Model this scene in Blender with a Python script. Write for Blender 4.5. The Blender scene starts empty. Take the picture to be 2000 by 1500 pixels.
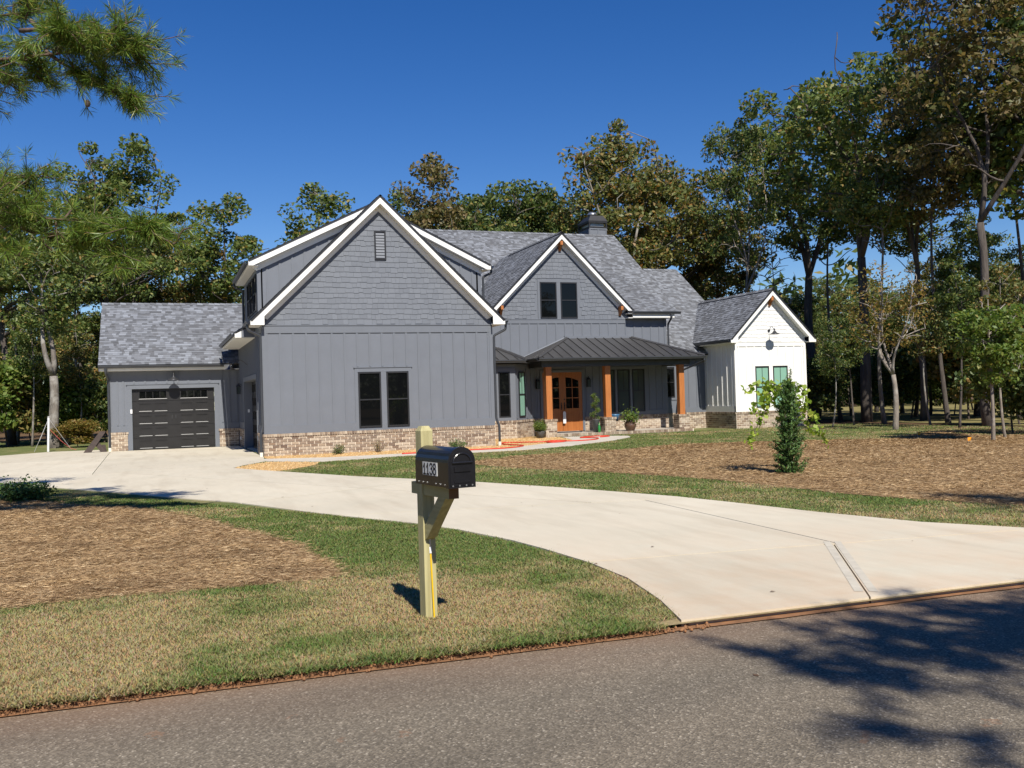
import bpy, bmesh, math, random
import numpy as np
from mathutils import Vector, Matrix
rnd = random.Random(7)
RS = np.random.RandomState(11)
SC = bpy.context.scene
COL = SC.collection
R_ = math.radians

# ------------------------------------------------------------------ camera, sky, sun, exposure
CAM_POS = Vector((-3.069, -31.196, 1.503))
YAW, PITCH, ROLL = R_(19.95), R_(-0.719), R_(1.696)
_F0 = Vector((math.sin(YAW), math.cos(YAW), 0)); _U0 = Vector((0, 0, 1)); _R = Vector((math.cos(YAW), -math.sin(YAW), 0))
_F = _F0 * math.cos(PITCH) - _U0 * math.sin(PITCH); _U = _U0 * math.cos(PITCH) + _F0 * math.sin(PITCH)
_ex = _R * math.cos(ROLL) - _U * math.sin(ROLL); _eu = _R * math.sin(ROLL) + _U * math.cos(ROLL)
cd = bpy.data.cameras.new('camera'); cam = bpy.data.objects.new('camera', cd); COL.objects.link(cam)
cam.matrix_world = Matrix(((_ex.x, _eu.x, -_F.x, CAM_POS.x), (_ex.y, _eu.y, -_F.y, CAM_POS.y), (_ex.z, _eu.z, -_F.z, CAM_POS.z), (0, 0, 0, 1)))
cd.sensor_width = 36; cd.lens = 1897.946 / 2000 * 36; cd.clip_end = 3000; cd.clip_start = .05
SC.camera = cam

SUN_EL, SUN_AZ = R_(46), R_(3)
SUN_DIR = Vector((math.sin(SUN_AZ) * math.cos(SUN_EL), math.cos(SUN_AZ) * math.cos(SUN_EL), -math.sin(SUN_EL)))
world = bpy.data.worlds.new('World'); SC.world = world; world.use_nodes = True
wn = world.node_tree; wn.nodes.clear()
sky = wn.nodes.new('ShaderNodeTexSky'); sky.sky_type = 'NISHITA'; sky.sun_disc = False
sky.sun_elevation = SUN_EL; sky.sun_rotation = math.pi + SUN_AZ
sky.air_density = 1.0; sky.dust_density = 0.0; sky.ozone_density = 3.5; sky.altitude = 600
bg = wn.nodes.new('ShaderNodeBackground'); bg.inputs[1].default_value = 0.078
wo = wn.nodes.new('ShaderNodeOutputWorld')
hs = wn.nodes.new('ShaderNodeHueSaturation'); hs.inputs['Saturation'].default_value = 1.34; hs.inputs['Hue'].default_value = .514
wn.links.new(sky.outputs[0], hs.inputs['Color']); wn.links.new(hs.outputs[0], bg.inputs[0]); wn.links.new(bg.outputs[0], wo.inputs[0])
sl = bpy.data.lights.new('sun', 'SUN'); sl.energy = 5.0; sl.angle = R_(.53); sl.color = (1, .95, .86)
so = bpy.data.objects.new('sun', sl); COL.objects.link(so); so.location = (-5, -60, 60)
so.rotation_euler = SUN_DIR.to_track_quat('-Z', 'Y').to_euler()
SC.view_settings.view_transform = 'Standard'; SC.view_settings.look = 'None'
SC.view_settings.exposure = 0.40; SC.view_settings.gamma = 1; SC.view_settings.use_curve_mapping = False

# ------------------------------------------------------------------ materials
def newmat(name):
    m = bpy.data.materials.new(name); m.use_nodes = True
    nt = m.node_tree; b = nt.nodes['Principled BSDF']
    return m, nt, b
def N(nt, t, **k):
    n = nt.nodes.new(t)
    for a, v in k.items(): setattr(n, a, v)
    return n
def ramp(nt, fac, stops, interp='LINEAR'):
    r = N(nt, 'ShaderNodeValToRGB'); e = r.color_ramp.elements; r.color_ramp.interpolation = interp
    while len(e) < len(stops): e.new(.5)
    for i, (p, c) in enumerate(stops): e[i].position = p; e[i].color = (*c, 1)
    nt.links.new(fac, r.inputs[0]); return r.outputs[0]
def noise(nt, vec, scale, detail=4, rough=.6):
    n = N(nt, 'ShaderNodeTexNoise'); n.inputs['Scale'].default_value = scale
    n.inputs['Detail'].default_value = detail; n.inputs['Roughness'].default_value = rough
    nt.links.new(vec, n.inputs['Vector']); return n.outputs['Fac']
def objco(nt): return N(nt, 'ShaderNodeTexCoord').outputs['Object']
def worldco(nt): return N(nt, 'ShaderNodeNewGeometry').outputs['Position']
def mapped(nt, vec, sc):
    m = N(nt, 'ShaderNodeMapping'); m.inputs['Scale'].default_value = sc; nt.links.new(vec, m.inputs[0]); return m.outputs[0]
def mix(nt, fac, a, b, typ='MIX'):
    m = N(nt, 'ShaderNodeMix', data_type='RGBA', blend_type=typ)
    for s, v in ((0, fac), (6, a), (7, b)):
        if hasattr(v, 'is_linked') or hasattr(v, 'links'): nt.links.new(v, m.inputs[s])
        elif s == 0: m.inputs[0].default_value = v
        else: m.inputs[s].default_value = (*v, 1)
    return m.outputs[2]
def bump(nt, b, h, strength=.3, dist=.01):
    n = N(nt, 'ShaderNodeBump'); n.inputs['Strength'].default_value = strength; n.inputs['Distance'].default_value = dist
    nt.links.new(h, n.inputs['Height']); nt.links.new(n.outputs[0], b.inputs['Normal'])
def math_(nt, op, a, b=None, c=None):
    n = N(nt, 'ShaderNodeMath', operation=op)
    for i, v in enumerate((a, b, c)):
        if v is None: continue
        if isinstance(v, (int, float)): n.inputs[i].default_value = v
        else: nt.links.new(v, n.inputs[i])
    return n.outputs[0]
def randval(nt):
    g = N(nt, 'ShaderNodeNewGeometry').outputs['Random Per Island']; o = N(nt, 'ShaderNodeObjectInfo').outputs['Random']
    return math_(nt, 'FRACT', math_(nt, 'ADD', g, math_(nt, 'MULTIPLY', o, 7.31)))
MT = {}
def plain(name, col, rough=.6, var=.12, scale=3., metal=0, bmp=0, bscale=60., spec=.5):
    m, nt, b = newmat(name); co = worldco(nt)
    n = noise(nt, co, scale)
    lo = tuple(c * (1 - var) for c in col); hi = tuple(min(1, c * (1 + var)) for c in col)
    nt.links.new(ramp(nt, n, [(.3, lo), (.7, hi)]), b.inputs['Base Color'])
    b.inputs['Roughness'].default_value = rough; b.inputs['Metallic'].default_value = metal
    b.inputs['Specular IOR Level'].default_value = spec
    if bmp: bump(nt, b, noise(nt, co, bscale, 3), bmp, .004)
    MT[name] = m; return m
plain('siding', (.140, .152, .176), .62, .05, 1.5, bmp=.25, bscale=90)
plain('siding_trim', (.137, .149, .172), .6, .04, 2.)
plain('white_siding', (.76, .75, .72), .55, .03, 2., bmp=.2, bscale=90)
plain('white_trim', (.80, .79, .75), .45, .03, 2.)
plain('black_metal', (.018, .018, .020), .42, .2, 5)
plain('gutter_dark', (.045, .048, .054), .38, .15, 3)
plain('door_black', (.017, .016, .016), .40, .12, 4)
plain('galvanized', (.62, .63, .64), .3, .1, 20, metal=.9)
plain('lamp_metal', (.10, .10, .105), .35, .2, 8, metal=.7)
plain('mortar', (.72, .64, .52), .9, .12, 8, bmp=.4, bscale=120)
plain('clay_dark', (.10, .055, .035), .35, .25, 9)
plain('grey_pot', (.10, .105, .11), .6, .2, 9)
plain('plastic_white', (.75, .75, .74), .4, .04, 4)
plain('brown_plank', (.055, .038, .032), .55, .25, 7, bmp=.3, bscale=40)
plain('hose_red', (.55, .045, .02), .45, .12, 6)
plain('rope_grey', (.42, .41, .40), .8, .15, 20)
plain('rope_red', (.45, .09, .07), .8, .15, 20)
plain('orange_flag', (.85, .33, .02), .6, .1, 5)
plain('yellow_rod', (.80, .50, .01), .35, .08, 6)
plain('mailbox_black', (.010, .010, .012), .28, .25, 9)
plain('rivet', (.45, .45, .45), .35, .1, 20, metal=.8)
plain('ink', (.012, .012, .012), .5, .05, 5)
plain('plate_white', (.60, .60, .58), .5, .03, 5)
plain('mat_dark', (.05, .05, .055), .95, .2, 30)
plain('green_glass', (.03, .22, .05), .1, .1, 5)
plain('blue_pot', (.06, .16, .30), .35, .1, 5)
plain('inside', (.03, .03, .03), .9, .1, 5)
plain('clay_soil', (.24, .115, .05), .95, .25, 9, bmp=.6, bscale=50)
plain('pvc_boot', (.78, .72, .60), .6, .06, 6)

def wood(name, c0, c1, rough, axis, sc=9.):
    m, nt, b = newmat(name); co = objco(nt)
    s = [sc * 3, sc * 3, sc * 3]; s[axis] = sc * .18
    w = noise(nt, mapped(nt, co, s), 1.0, 5, .6)
    nt.links.new(ramp(nt, w, [(.3, c0), (.52, tuple((a + b_) / 2 for a, b_ in zip(c0, c1))), (.72, c1)]), b.inputs['Base Color'])
    b.inputs['Roughness'].default_value = rough; bump(nt, b, w, .25, .004); MT[name] = m
wood('cedar', (.33, .105, .025), (.48, .18, .048), .5, 2)
wood('door_wood', (.30, .095, .022), (.42, .15, .04), .4, 2)
wood('treated', (.33, .29, .135), (.50, .45, .23), .7, 2, 12)
wood('treated_arm', (.31, .275, .125), (.46, .41, .20), .7, 1, 12)
wood('end_grain', (.15, .075, .03), (.22, .11, .05), .8, 2)

def multi(name, stops, rough=.8, nscale=30, amt=.25, bmp=.4):
    m, nt, b = newmat(name); co = worldco(nt)
    c = ramp(nt, randval(nt), stops, 'LINEAR')
    n = noise(nt, co, nscale, 4)
    c2 = mix(nt, amt, c, ramp(nt, n, [(.3, (.25, .25, .25)), (.7, (1, 1, 1))]), 'MULTIPLY')
    nt.links.new(c2, b.inputs['Base Color']); b.inputs['Roughness'].default_value = rough
    bump(nt, b, n, bmp, .006); MT[name] = m
multi('brick', [(0, (.27, .185, .125)), (.2, (.46, .36, .26)), (.38, (.16, .105, .075)), (.58, (.55, .455, .345)), (.78, (.22, .15, .105)), (1, (.52, .43, .33))], .9, 40, .35)
multi('shingle', [(0, (.110, .113, .122)), (.35, (.152, .158, .172)), (.6, (.195, .204, .224)), (.85, (.265, .281, .312)), (1, (.132, .133, .141))], .92, 220, .35, .6)
multi('shake_grey', [(0, (.130, .142, .165)), (.5, (.142, .155, .179)), (1, (.152, .165, .190))], .65, 50, .1, .2)
multi('shake_white', [(0, (.73, .72, .69)), (1, (.78, .77, .74))], .6, 50, .06, .2)
multi('pebble', [(0, (.50, .30, .11)), (.4, (.62, .41, .18)), (.7, (.42, .23, .08)), (1, (.72, .54, .30))], .85, 60, .2, .2)
multi('standing_seam', [(0, (.050, .049, .050)), (1, (.060, .058, .058))], .36, 6, .25, .1)

def glass(name, col, rough=.02, spec=.5):
    m, nt, b = newmat(name)
    b.inputs['Base Color'].default_value = (*col, 1); b.inputs['Roughness'].default_value = rough
    b.inputs['Specular IOR Level'].default_value = spec
    n = noise(nt, worldco(nt), 2.0, 2); bump(nt, b, n, .015, .01); MT[name] = m
glass('glass_dark', (.004, .0045, .005), .02, .22)
glass('glass_blind', (.06, .075, .07), .03, .35)
glass('glass_green', (.22, .40, .31), .06, .4)

# asphalt
m, nt, b = newmat('asphalt'); co = worldco(nt)
v = N(nt, 'ShaderNodeTexVoronoi'); v.inputs['Scale'].default_value = 90; nt.links.new(co, v.inputs['Vector'])
agg = ramp(nt, v.outputs['Color'], [(0, (.100, .083, .058)), (.5, (.178, .149, .108)), (.8, (.26, .220, .162)), (1, (.50, .44, .345))])
big = noise(nt, mapped(nt, co, (.35, 1.4, 1)), 1.2, 5)
c = mix(nt, .55, agg, ramp(nt, big, [(.3, (.55, .53, .52)), (.7, (1.05, 1.0, .96))]), 'MULTIPLY')
sep = N(nt, 'ShaderNodeSeparateXYZ'); nt.links.new(co, sep.inputs[0])
edge = N(nt, 'ShaderNodeMapRange'); nt.links.new(sep.outputs[1], edge.inputs[0])
edge.inputs[1].default_value = -26.5; edge.inputs[2].default_value = -25.3; edge.inputs[3].default_value = 0; edge.inputs[4].default_value = 1
dn = noise(nt, mapped(nt, co, (.5, 1.3, 1)), 1.6, 6, .65)
dm = math_(nt, 'MULTIPLY', math_(nt, 'POWER', edge.outputs[0], 1.7), math_(nt, 'MULTIPLY', dn, .95))
dm2 = math_(nt, 'ADD', dm, math_(nt, 'MULTIPLY', math_(nt, 'GREATER_THAN', noise(nt, co, 1.9, 6), .685), .35))
c = mix(nt, dm2, c, (.26, .135, .07))
nt.links.new(c, b.inputs['Base Color']); b.inputs['Roughness'].default_value = .92
bump(nt, b, v.outputs['Distance'], .55, .012); MT['asphalt'] = m

# concrete
def concrete(name, c0, c1, stain):
    m, nt, b = newmat(name); co = worldco(nt)
    n1 = noise(nt, co, .45, 6, .6); n2 = noise(nt, mapped(nt, co, (3.5, .9, 1)), 1.6, 5); n3 = noise(nt, co, 140, 3)
    c = ramp(nt, n1, [(.3, c0), (.7, c1)])
    c = mix(nt, .30, c, ramp(nt, n2, [(.25, (.72, .70, .66)), (.7, (1, 1, 1))]), 'MULTIPLY')
    c = mix(nt, .18, c, ramp(nt, n3, [(.35, (.6, .6, .6)), (.65, (1, 1, 1))]), 'MULTIPLY')
    sep = N(nt, 'ShaderNodeSeparateXYZ'); nt.links.new(co, sep.inputs[0])
    e = N(nt, 'ShaderNodeMapRange'); nt.links.new(sep.outputs[1], e.inputs[0])
    e.inputs[1].default_value = -21.; e.inputs[2].default_value = -25.4; e.inputs[3].default_value = .12; e.inputs[4].default_value = .62
    st = math_(nt, 'MULTIPLY', e.outputs[0], ramp(nt, noise(nt, co, .9, 7, .7), [(.35, (0, 0, 0)), (.75, (1, 1, 1))]))
    c = mix(nt, math_(nt, 'MULTIPLY', st, stain), c, (.50, .30, .16))
    sp = ramp(nt, noise(nt, mapped(nt, co, (2.2, 6, 1)), 1.3, 3), [(.71, (0, 0, 0)), (.75, (1, 1, 1))])
    c = mix(nt, math_(nt, 'MULTIPLY', sp, .35), c, (.46, .31, .17))
    orr = N(nt, 'ShaderNodeObjectInfo').outputs['Random']
    c = mix(nt, 1., c, ramp(nt, orr, [(0, (.93, .93, .93)), (1, (1.03, 1.03, 1.03))]), 'MULTIPLY')
    ty = ramp(nt, noise(nt, mapped(nt, co, (1.1, .16, 1)), 2.2, 4, .55), [(.52, (1, 1, 1)), (.66, (.90, .885, .87))]); c = mix(nt, .8, c, ty, 'MULTIPLY')
    nt.links.new(c, b.inputs['Base Color']); b.inputs['Roughness'].default_value = .88
    bump(nt, b, n3, .25, .004); MT[name] = m
concrete('concrete', (.58, .522, .405), (.67, .612, .485), 1.0)
concrete('walk_concrete', (.52, .47, .39), (.60, .55, .47), .4)
concrete('porch_floor', (.42, .37, .31), (.50, .45, .38), .2)
plain('joint_dark', (.36, .315, .24), .95, .15, 6)
plain('joint_grey', (.50, .455, .37), .9, .12, 6)

# ground covers
def ground_mat(name, stops, sc, sc2, bmp=.6, aniso=(1, 1, 1)):
    m, nt, b = newmat(name); co = worldco(nt)
    n1 = noise(nt, mapped(nt, co, aniso), sc, 8, .7); n2 = noise(nt, co, sc2, 5, .65)
    c = ramp(nt, n1, stops)
    c = mix(nt, .6, c, ramp(nt, n2, [(.3, (.45, .45, .45)), (.7, (1.0, 1.0, 1.0))]), 'MULTIPLY')
    nt.links.new(c, b.inputs['Base Color']); b.inputs['Roughness'].default_value = 1.0
    b.inputs['Specular IOR Level'].default_value = .1
    bump(nt, b, n2, bmp, .03); MT[name] = m
ground_mat('forest_floor', [(.3, (.09, .055, .03)), (.5, (.16, .10, .055)), (.7, (.22, .15, .08))], .8, 9)
ground_mat('straw_base', [(.3, (0.205, 0.130, 0.064)), (.5, (0.308, 0.203, 0.105)), (.7, (0.399, 0.277, 0.150))], 3.5, 38)
ground_mat('gravel_base', [(.3, (.40, .23, .09)), (.5, (.55, .35, .15)), (.7, (.66, .46, .23))], 6, 45)
ground_mat('field', [(.3, (.16, .15, .05)), (.5, (.26, .22, .09)), (.7, (.34, .28, .13))], .5, 5)
# lawn base: green with straw-coloured dormant patches, drier beside the road
m, nt, b = newmat('lawn_base'); co = worldco(nt)
sep = N(nt, 'ShaderNodeSeparateXYZ'); nt.links.new(co, sep.inputs[0])
e = N(nt, 'ShaderNodeMapRange'); nt.links.new(sep.outputs[1], e.inputs[0])
e.inputs[1].default_value = -21.6; e.inputs[2].default_value = -24.0; e.inputs[3].default_value = 0; e.inputs[4].default_value = .36
n1 = noise(nt, co, .75, 7, .68); n2 = noise(nt, co, 30, 5, .7)
f = math_(nt, 'ADD', math_(nt, 'ADD', n1, e.outputs[0]), math_(nt, 'MULTIPLY', math_(nt, 'SUBTRACT', n2, .5), .35))
c = ramp(nt, f, [(.33, (.115, .155, .044)), (.50, (.165, .185, .066)), (.62, (.25, .225, .102)), (.80, (.39, .30, .16))])
c = mix(nt, .6, c, ramp(nt, n2, [(.3, (.45, .45, .45)), (.7, (1.05, 1.05, 1.05))]), 'MULTIPLY')
nt.links.new(c, b.inputs['Base Color']); b.inputs['Roughness'].default_value = 1; b.inputs['Specular IOR Level'].default_value = .1
bump(nt, b, n2, .7, .03); MT['lawn_base'] = m

def bark(name, c0, c1, sc=(9, 9, 1.6), blotch=None):
    m, nt, b = newmat(name); co = objco(nt)
    n1 = noise(nt, mapped(nt, co, sc), 1, 6, .7); c = ramp(nt, n1, [(.32, c0), (.68, c1)])
    if blotch: c = mix(nt, ramp(nt, noise(nt, co, 1.1, 4), [(.5, (0, 0, 0)), (.62, (1, 1, 1))]), c, blotch)
    nt.links.new(c, b.inputs['Base Color']); b.inputs['Roughness'].default_value = .95; bump(nt, b, n1, .8, .04); MT[name] = m
bark('bark_dark', (.045, .035, .028), (.12, .10, .085))
bark('bark_grey', (.10, .085, .07), (.24, .21, .18), blotch=(.30, .28, .25))
bark('bark_pale', (.16, .13, .105), (.30, .26, .215), blotch=(.36, .325, .28))
bark('bark_pine', (.07, .045, .032), (.17, .115, .085), (6, 6, 2.5))
bark('twig', (.06, .045, .035), (.13, .10, .08))

def leafmat(name, stops, trans=.35, rough=.5, patchy=False):
    m, nt, b = newmat(name)
    c = ramp(nt, N(nt, 'ShaderNodeNewGeometry').outputs['Random Per Island'], stops)
    if patchy: c = mix(nt, 1, c, ramp(nt, noise(nt, worldco(nt), 1.1, 6, .7), [(.3, (.55, .5, .46)), (.5, (.95, .92, .9)), (.7, (1.15, 1.12, 1.05))]), 'MULTIPLY')
    nt.links.new(c, b.inputs['Base Color']); b.inputs['Roughness'].default_value = rough; b.inputs['Specular IOR Level'].default_value = .35
    t = N(nt, 'ShaderNodeBsdfTranslucent'); nt.links.new(mix(nt, 1, c, (1.25, 1.25, .7), 'MULTIPLY'), t.inputs[0])
    mx = N(nt, 'ShaderNodeMixShader'); mx.inputs[0].default_value = trans
    nt.links.new(b.outputs[0], mx.inputs[1]); nt.links.new(t.outputs[0], mx.inputs[2])
    nt.links.new(mx.outputs[0], nt.nodes['Material Output'].inputs[0]); MT[name] = m
G1 = [(0, (0.064, 0.103, 0.029)), (.4, (0.110, 0.160, 0.041)), (.75, (0.169, 0.210, 0.058)), (.93, (0.260, 0.250, 0.074)), (1, (0.400, 0.240, 0.083))]
leafmat('leaf_green', G1)
leafmat('leaf_olive', [(0, (0.077, 0.107, 0.031)), (.4, (0.138, 0.162, 0.047)), (.7, (0.216, 0.199, 0.064)), (.9, (0.293, 0.194, 0.068)), (1, (0.380, 0.185, 0.051))])
leafmat('leaf_brown', [(0, (0.081, 0.094, 0.031)), (.3, (0.135, 0.124, 0.046)), (.6, (0.189, 0.142, 0.061)), (.85, (0.243, 0.171, 0.077)), (1, (0.130, 0.159, 0.050))])
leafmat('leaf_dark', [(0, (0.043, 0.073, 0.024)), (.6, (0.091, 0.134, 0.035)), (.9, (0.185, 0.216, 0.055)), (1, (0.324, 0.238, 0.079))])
leafmat('leaf_bright', [(0, (0.075, 0.131, 0.027)), (.5, (0.138, 0.213, 0.044)), (.9, (0.225, 0.275, 0.062)), (1, (0.325, 0.275, 0.088))], .45)
leafmat('leaf_lime', [(0, (.16, .27, .03)), (.5, (.28, .40, .05)), (.9, (.42, .50, .08)), (1, (.46, .42, .10))], .5)
leafmat('leaf_yellow', [(0, (.13, .13, .03)), (.5, (.23, .19, .045)), (1, (.30, .16, .05))], .4)
leafmat('needle', [(0, (0.070, 0.134, 0.024)), (.5, (0.132, 0.213, 0.034)), (.85, (0.209, 0.276, 0.050)), (1, (0.341, 0.269, 0.067))], .3, .4)
leafmat('yew', [(0, (0.035, 0.075, 0.021)), (.5, (0.072, 0.143, 0.036)), (.9, (0.136, 0.225, 0.058)), (1, (0.192, 0.270, 0.065))], .2)
leafmat('dry_leaf', [(0, (.16, .085, .04)), (.5, (.26, .16, .08)), (1, (.11, .065, .04))], .1, .8)
leafmat('straw', [(0, (0.171, 0.100, 0.048)), (.3, (0.319, 0.206, 0.105)), (.6, (0.422, 0.289, 0.154)), (.88, (0.524, 0.384, 0.217)), (1, (0.684, 0.543, 0.342))], .1, .8, True)
# grass blades carry their own colour
m, nt, b = newmat('blade'); a = N(nt, 'ShaderNodeVertexColor', layer_name='col')
nt.links.new(a.outputs[0], b.inputs['Base Color']); b.inputs['Roughness'].default_value = .7; b.inputs['Specular IOR Level'].default_value = .2
t = N(nt, 'ShaderNodeBsdfTranslucent'); nt.links.new(a.outputs[0], t.inputs[0]); mx = N(nt, 'ShaderNodeMixShader'); mx.inputs[0].default_value = .3
nt.links.new(b.outputs[0], mx.inputs[1]); nt.links.new(t.outputs[0], mx.inputs[2]); nt.links.new(mx.outputs[0], nt.nodes['Material Output'].inputs[0]); MT['blade'] = m

# ------------------------------------------------------------------ builders
def gz(y): return -.10 - .004 * (y + 25)
def tag(o, label=None, cat=None, group=None, kind=None):
    if label: o['label'] = label
    if cat: o['category'] = cat
    if group: o['group'] = group
    if kind: o['kind'] = kind
    return o
def empty(name, loc=(0, 0, 0), rz=0):
    o = bpy.data.objects.new(name, None); COL.objects.link(o); o.location = loc; o.rotation_euler = (0, 0, rz); o.empty_display_size = .2; return o
def link(name, me, mat, parent=None, loc=None):
    if mat and not me.materials: me.materials.append(MT[mat])
    o = bpy.data.objects.new(name, me); COL.objects.link(o)
    if parent is not None: o.parent = parent
    if loc is not None: o.location = loc
    return o
def V3(a): return np.array(a, float)
class MB:
    def __init__(s): s.v = []; s.f = []
    def add(s, vs, fs):
        k = len(s.v); s.v += [tuple(map(float, p)) for p in vs]; s.f += [tuple(i + k for i in q) for q in fs]; return s
    def box(s, x0, x1, y0, y1, z0, z1):
        return s.add([(x0, y0, z0), (x1, y0, z0), (x1, y1, z0), (x0, y1, z0), (x0, y0, z1), (x1, y0, z1), (x1, y1, z1), (x0, y1, z1)],
                     [(3, 2, 1, 0), (4, 5, 6, 7), (0, 1, 5, 4), (1, 2, 6, 5), (2, 3, 7, 6), (3, 0, 4, 7)])
    def ob(s, P, U, Nn, u0, u1, n0, n1, z0, z1):   # oriented box: P + u*U + n*N + z
        P, U, Nn = V3(P), V3(U), V3(Nn); Z = V3((0, 0, 1)); q = []
        for z in (z0, z1):
            for (u, n) in ((u0, n0), (u1, n0), (u1, n1), (u0, n1)): q.append(P + U * u + Nn * n + Z * z)
        return s.add(q, [(3, 2, 1, 0), (4, 5, 6, 7), (0, 1, 5, 4), (1, 2, 6, 5), (2, 3, 7, 6), (3, 0, 4, 7)])
    def prism(s, poly, d):        # polygon of 3d points extruded by vector d
        n = len(poly); P = [V3(p) for p in poly]; D = V3(d)
        return s.add(P + [p + D for p in P], [tuple(range(n))[::-1], tuple(range(n, 2 * n))] + [(i, (i + 1) % n, n + (i + 1) % n, n + i) for i in range(n)])
    def tube(s, path, r, seg=8, cap=True):
        P = [V3(p) for p in path]; n = len(P); rr = r if hasattr(r, '__len__') else [r] * n
        base = len(s.v); up = V3((0, 0, 1)); prev = None
        for i in range(n):
            t = P[min(i + 1, n - 1)] - P[max(i - 1, 0)]; L = np.linalg.norm(t); t = t / L if L > 1e-9 else V3((0, 0, 1))
            if prev is None:
                a = np.cross(t, up if abs(t[2]) < .9 else V3((1, 0, 0)))
            else: a = prev - t * np.dot(prev, t)
            a /= np.linalg.norm(a) + 1e-12; prev = a; bb = np.cross(t, a)
            for k in range(seg):
                an = 2 * math.pi * k / seg; p = P[i] + (a * math.cos(an) + bb * math.sin(an)) * rr[i]; s.v.append(tuple(p))
        for i in range(n - 1):
            for k in range(seg):
                k2 = (k + 1) % seg; s.f.append((base + i * seg + k, base + i * seg + k2, base + (i + 1) * seg + k2, base + (i + 1) * seg + k))
        if cap: s.f.append(tuple(base + k for k in range(seg))[::-1]); s.f.append(tuple(base + (n - 1) * seg + k for k in range(seg)))
        return s
    def lathe(s, prof, c=(0, 0, 0), seg=20):
        base = len(s.v)
        for (r, z) in prof:
            for k in range(seg):
                a = 2 * math.pi * k / seg; s.v.append((c[0] + r * math.cos(a), c[1] + r * math.sin(a), c[2] + z))
        for i in range(len(prof) - 1):
            for k in range(seg):
                k2 = (k + 1) % seg; s.f.append((base + i * seg + k, base + i * seg + k2, base + (i + 1) * seg + k2, base + (i + 1) * seg + k))
        s.f.append(tuple(base + k for k in range(seg))[::-1]); s.f.append(tuple(base + (len(prof) - 1) * seg + k for k in range(seg))); return s
    def mesh(s, name, smooth=False, fixn=True):
        me = bpy.data.meshes.new(name); me.from_pydata(s.v, [], s.f)
        if fixn:
            bm = bmesh.new(); bm.from_mesh(me); bmesh.ops.recalc_face_normals(bm, faces=bm.faces); bm.to_mesh(me); bm.free()
        if smooth:
            me.polygons.foreach_set('use_smooth', [True] * len(me.polygons))
        me.update(); return me
    def build(s, name, mat, parent=None, smooth=False, loc=None): return link(name, s.mesh(name, smooth), mat, parent, loc)
def npmesh(name, V, F, smooth=False, col=None):
    """V (n,3); F (m,k) same-sized faces"""
    me = bpy.data.meshes.new(name); V = np.asarray(V, np.float32); F = np.asarray(F, np.int32); m_, k = F.shape
    me.vertices.add(len(V)); me.vertices.foreach_set('co', V.ravel())
    me.loops.add(m_ * k); me.loops.foreach_set('vertex_index', F.ravel())
    me.polygons.add(m_); me.polygons.foreach_set('loop_start', np.arange(0, m_ * k, k, dtype=np.int32))
    me.polygons.foreach_set('loop_total', np.full(m_, k, np.int32))
    if smooth: me.polygons.foreach_set('use_smooth', np.ones(m_, bool))
    me.update(calc_edges=True)
    if col is not None:
        ca = me.color_attributes.new('col', 'FLOAT_COLOR', 'POINT'); c4 = np.ones((len(V), 4), np.float32); c4[:, :3] = col; ca.data.foreach_set('color', c4.ravel())
    return me
def sheet(name, poly, dz, mat, thick=0, kind='structure', parent=None):
    mb = MB(); top = [(x, y, gz(y) + dz) for x, y in poly]
    if thick: mb.prism(top, (0, 0, -thick))
    else: mb.add(top, [tuple(range(len(top)))])
    o = mb.build(name, mat, parent)
    bm = bmesh.new(); bm.from_mesh(o.data); bmesh.ops.triangulate(bm, faces=[f for f in bm.faces if len(f.verts) > 4])
    if not thick:
        for f in bm.faces:
            if f.normal.z < 0: f.normal_flip()
    bm.to_mesh(o.data); bm.free()
    if kind and parent is None: o['kind'] = kind
    return o
def inpoly(P, poly):
    x, y = P[:, 0], P[:, 1]; r = np.zeros(len(P), bool); n = len(poly); j = n - 1
    for i in range(n):
        xi, yi = poly[i]; xj, yj = poly[j]
        if yi != yj:
            cnd = ((yi > y) != (yj > y)) & (x < (xj - xi) * (y - yi) / (yj - yi) + xi); r ^= cnd
        j = i
    return r
_lat = RS.rand(64, 64)
def vnoise(x, y):
    xi = np.floor(x).astype(int); yi = np.floor(y).astype(int); fx = x - xi; fy = y - yi
    fx = fx * fx * (3 - 2 * fx); fy = fy * fy * (3 - 2 * fy)
    g = lambda a, b: _lat[a % 64, b % 64]
    return (g(xi, yi) * (1 - fx) + g(xi + 1, yi) * fx) * (1 - fy) + (g(xi, yi + 1) * (1 - fx) + g(xi + 1, yi + 1) * fx) * fy
def fbm(x, y, o=4):
    s = 0; a = .5; t = 0
    for i in range(o): s = s + a * vnoise(x * 2 ** i + 17 * i, y * 2 ** i + 31 * i); t += a; a *= .55
    return s / t
def clip(poly, a, b, c):    # keep a*x+b*y<=c
    out = []; n = len(poly)
    for i in range(n):
        p, q = poly[i], poly[(i + 1) % n]; dp = a * p[0] + b * p[1] - c; dq = a * q[0] + b * q[1] - c
        if dp <= 0: out.append(p)
        if dp * dq < 0:
            t = dp / (dp - dq); out.append((p[0] + t * (q[0] - p[0]), p[1] + t * (q[1] - p[1])))
    return out
def split(poly, p, q, gap=.008):
    dx, dy = q[0] - p[0], q[1] - p[1]; L = math.hypot(dx, dy); a, b = dy / L, -dx / L; c = a * p[0] + b * p[1]
    return clip(poly, a, b, c - gap), clip(poly, -a, -b, -c - gap)

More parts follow.
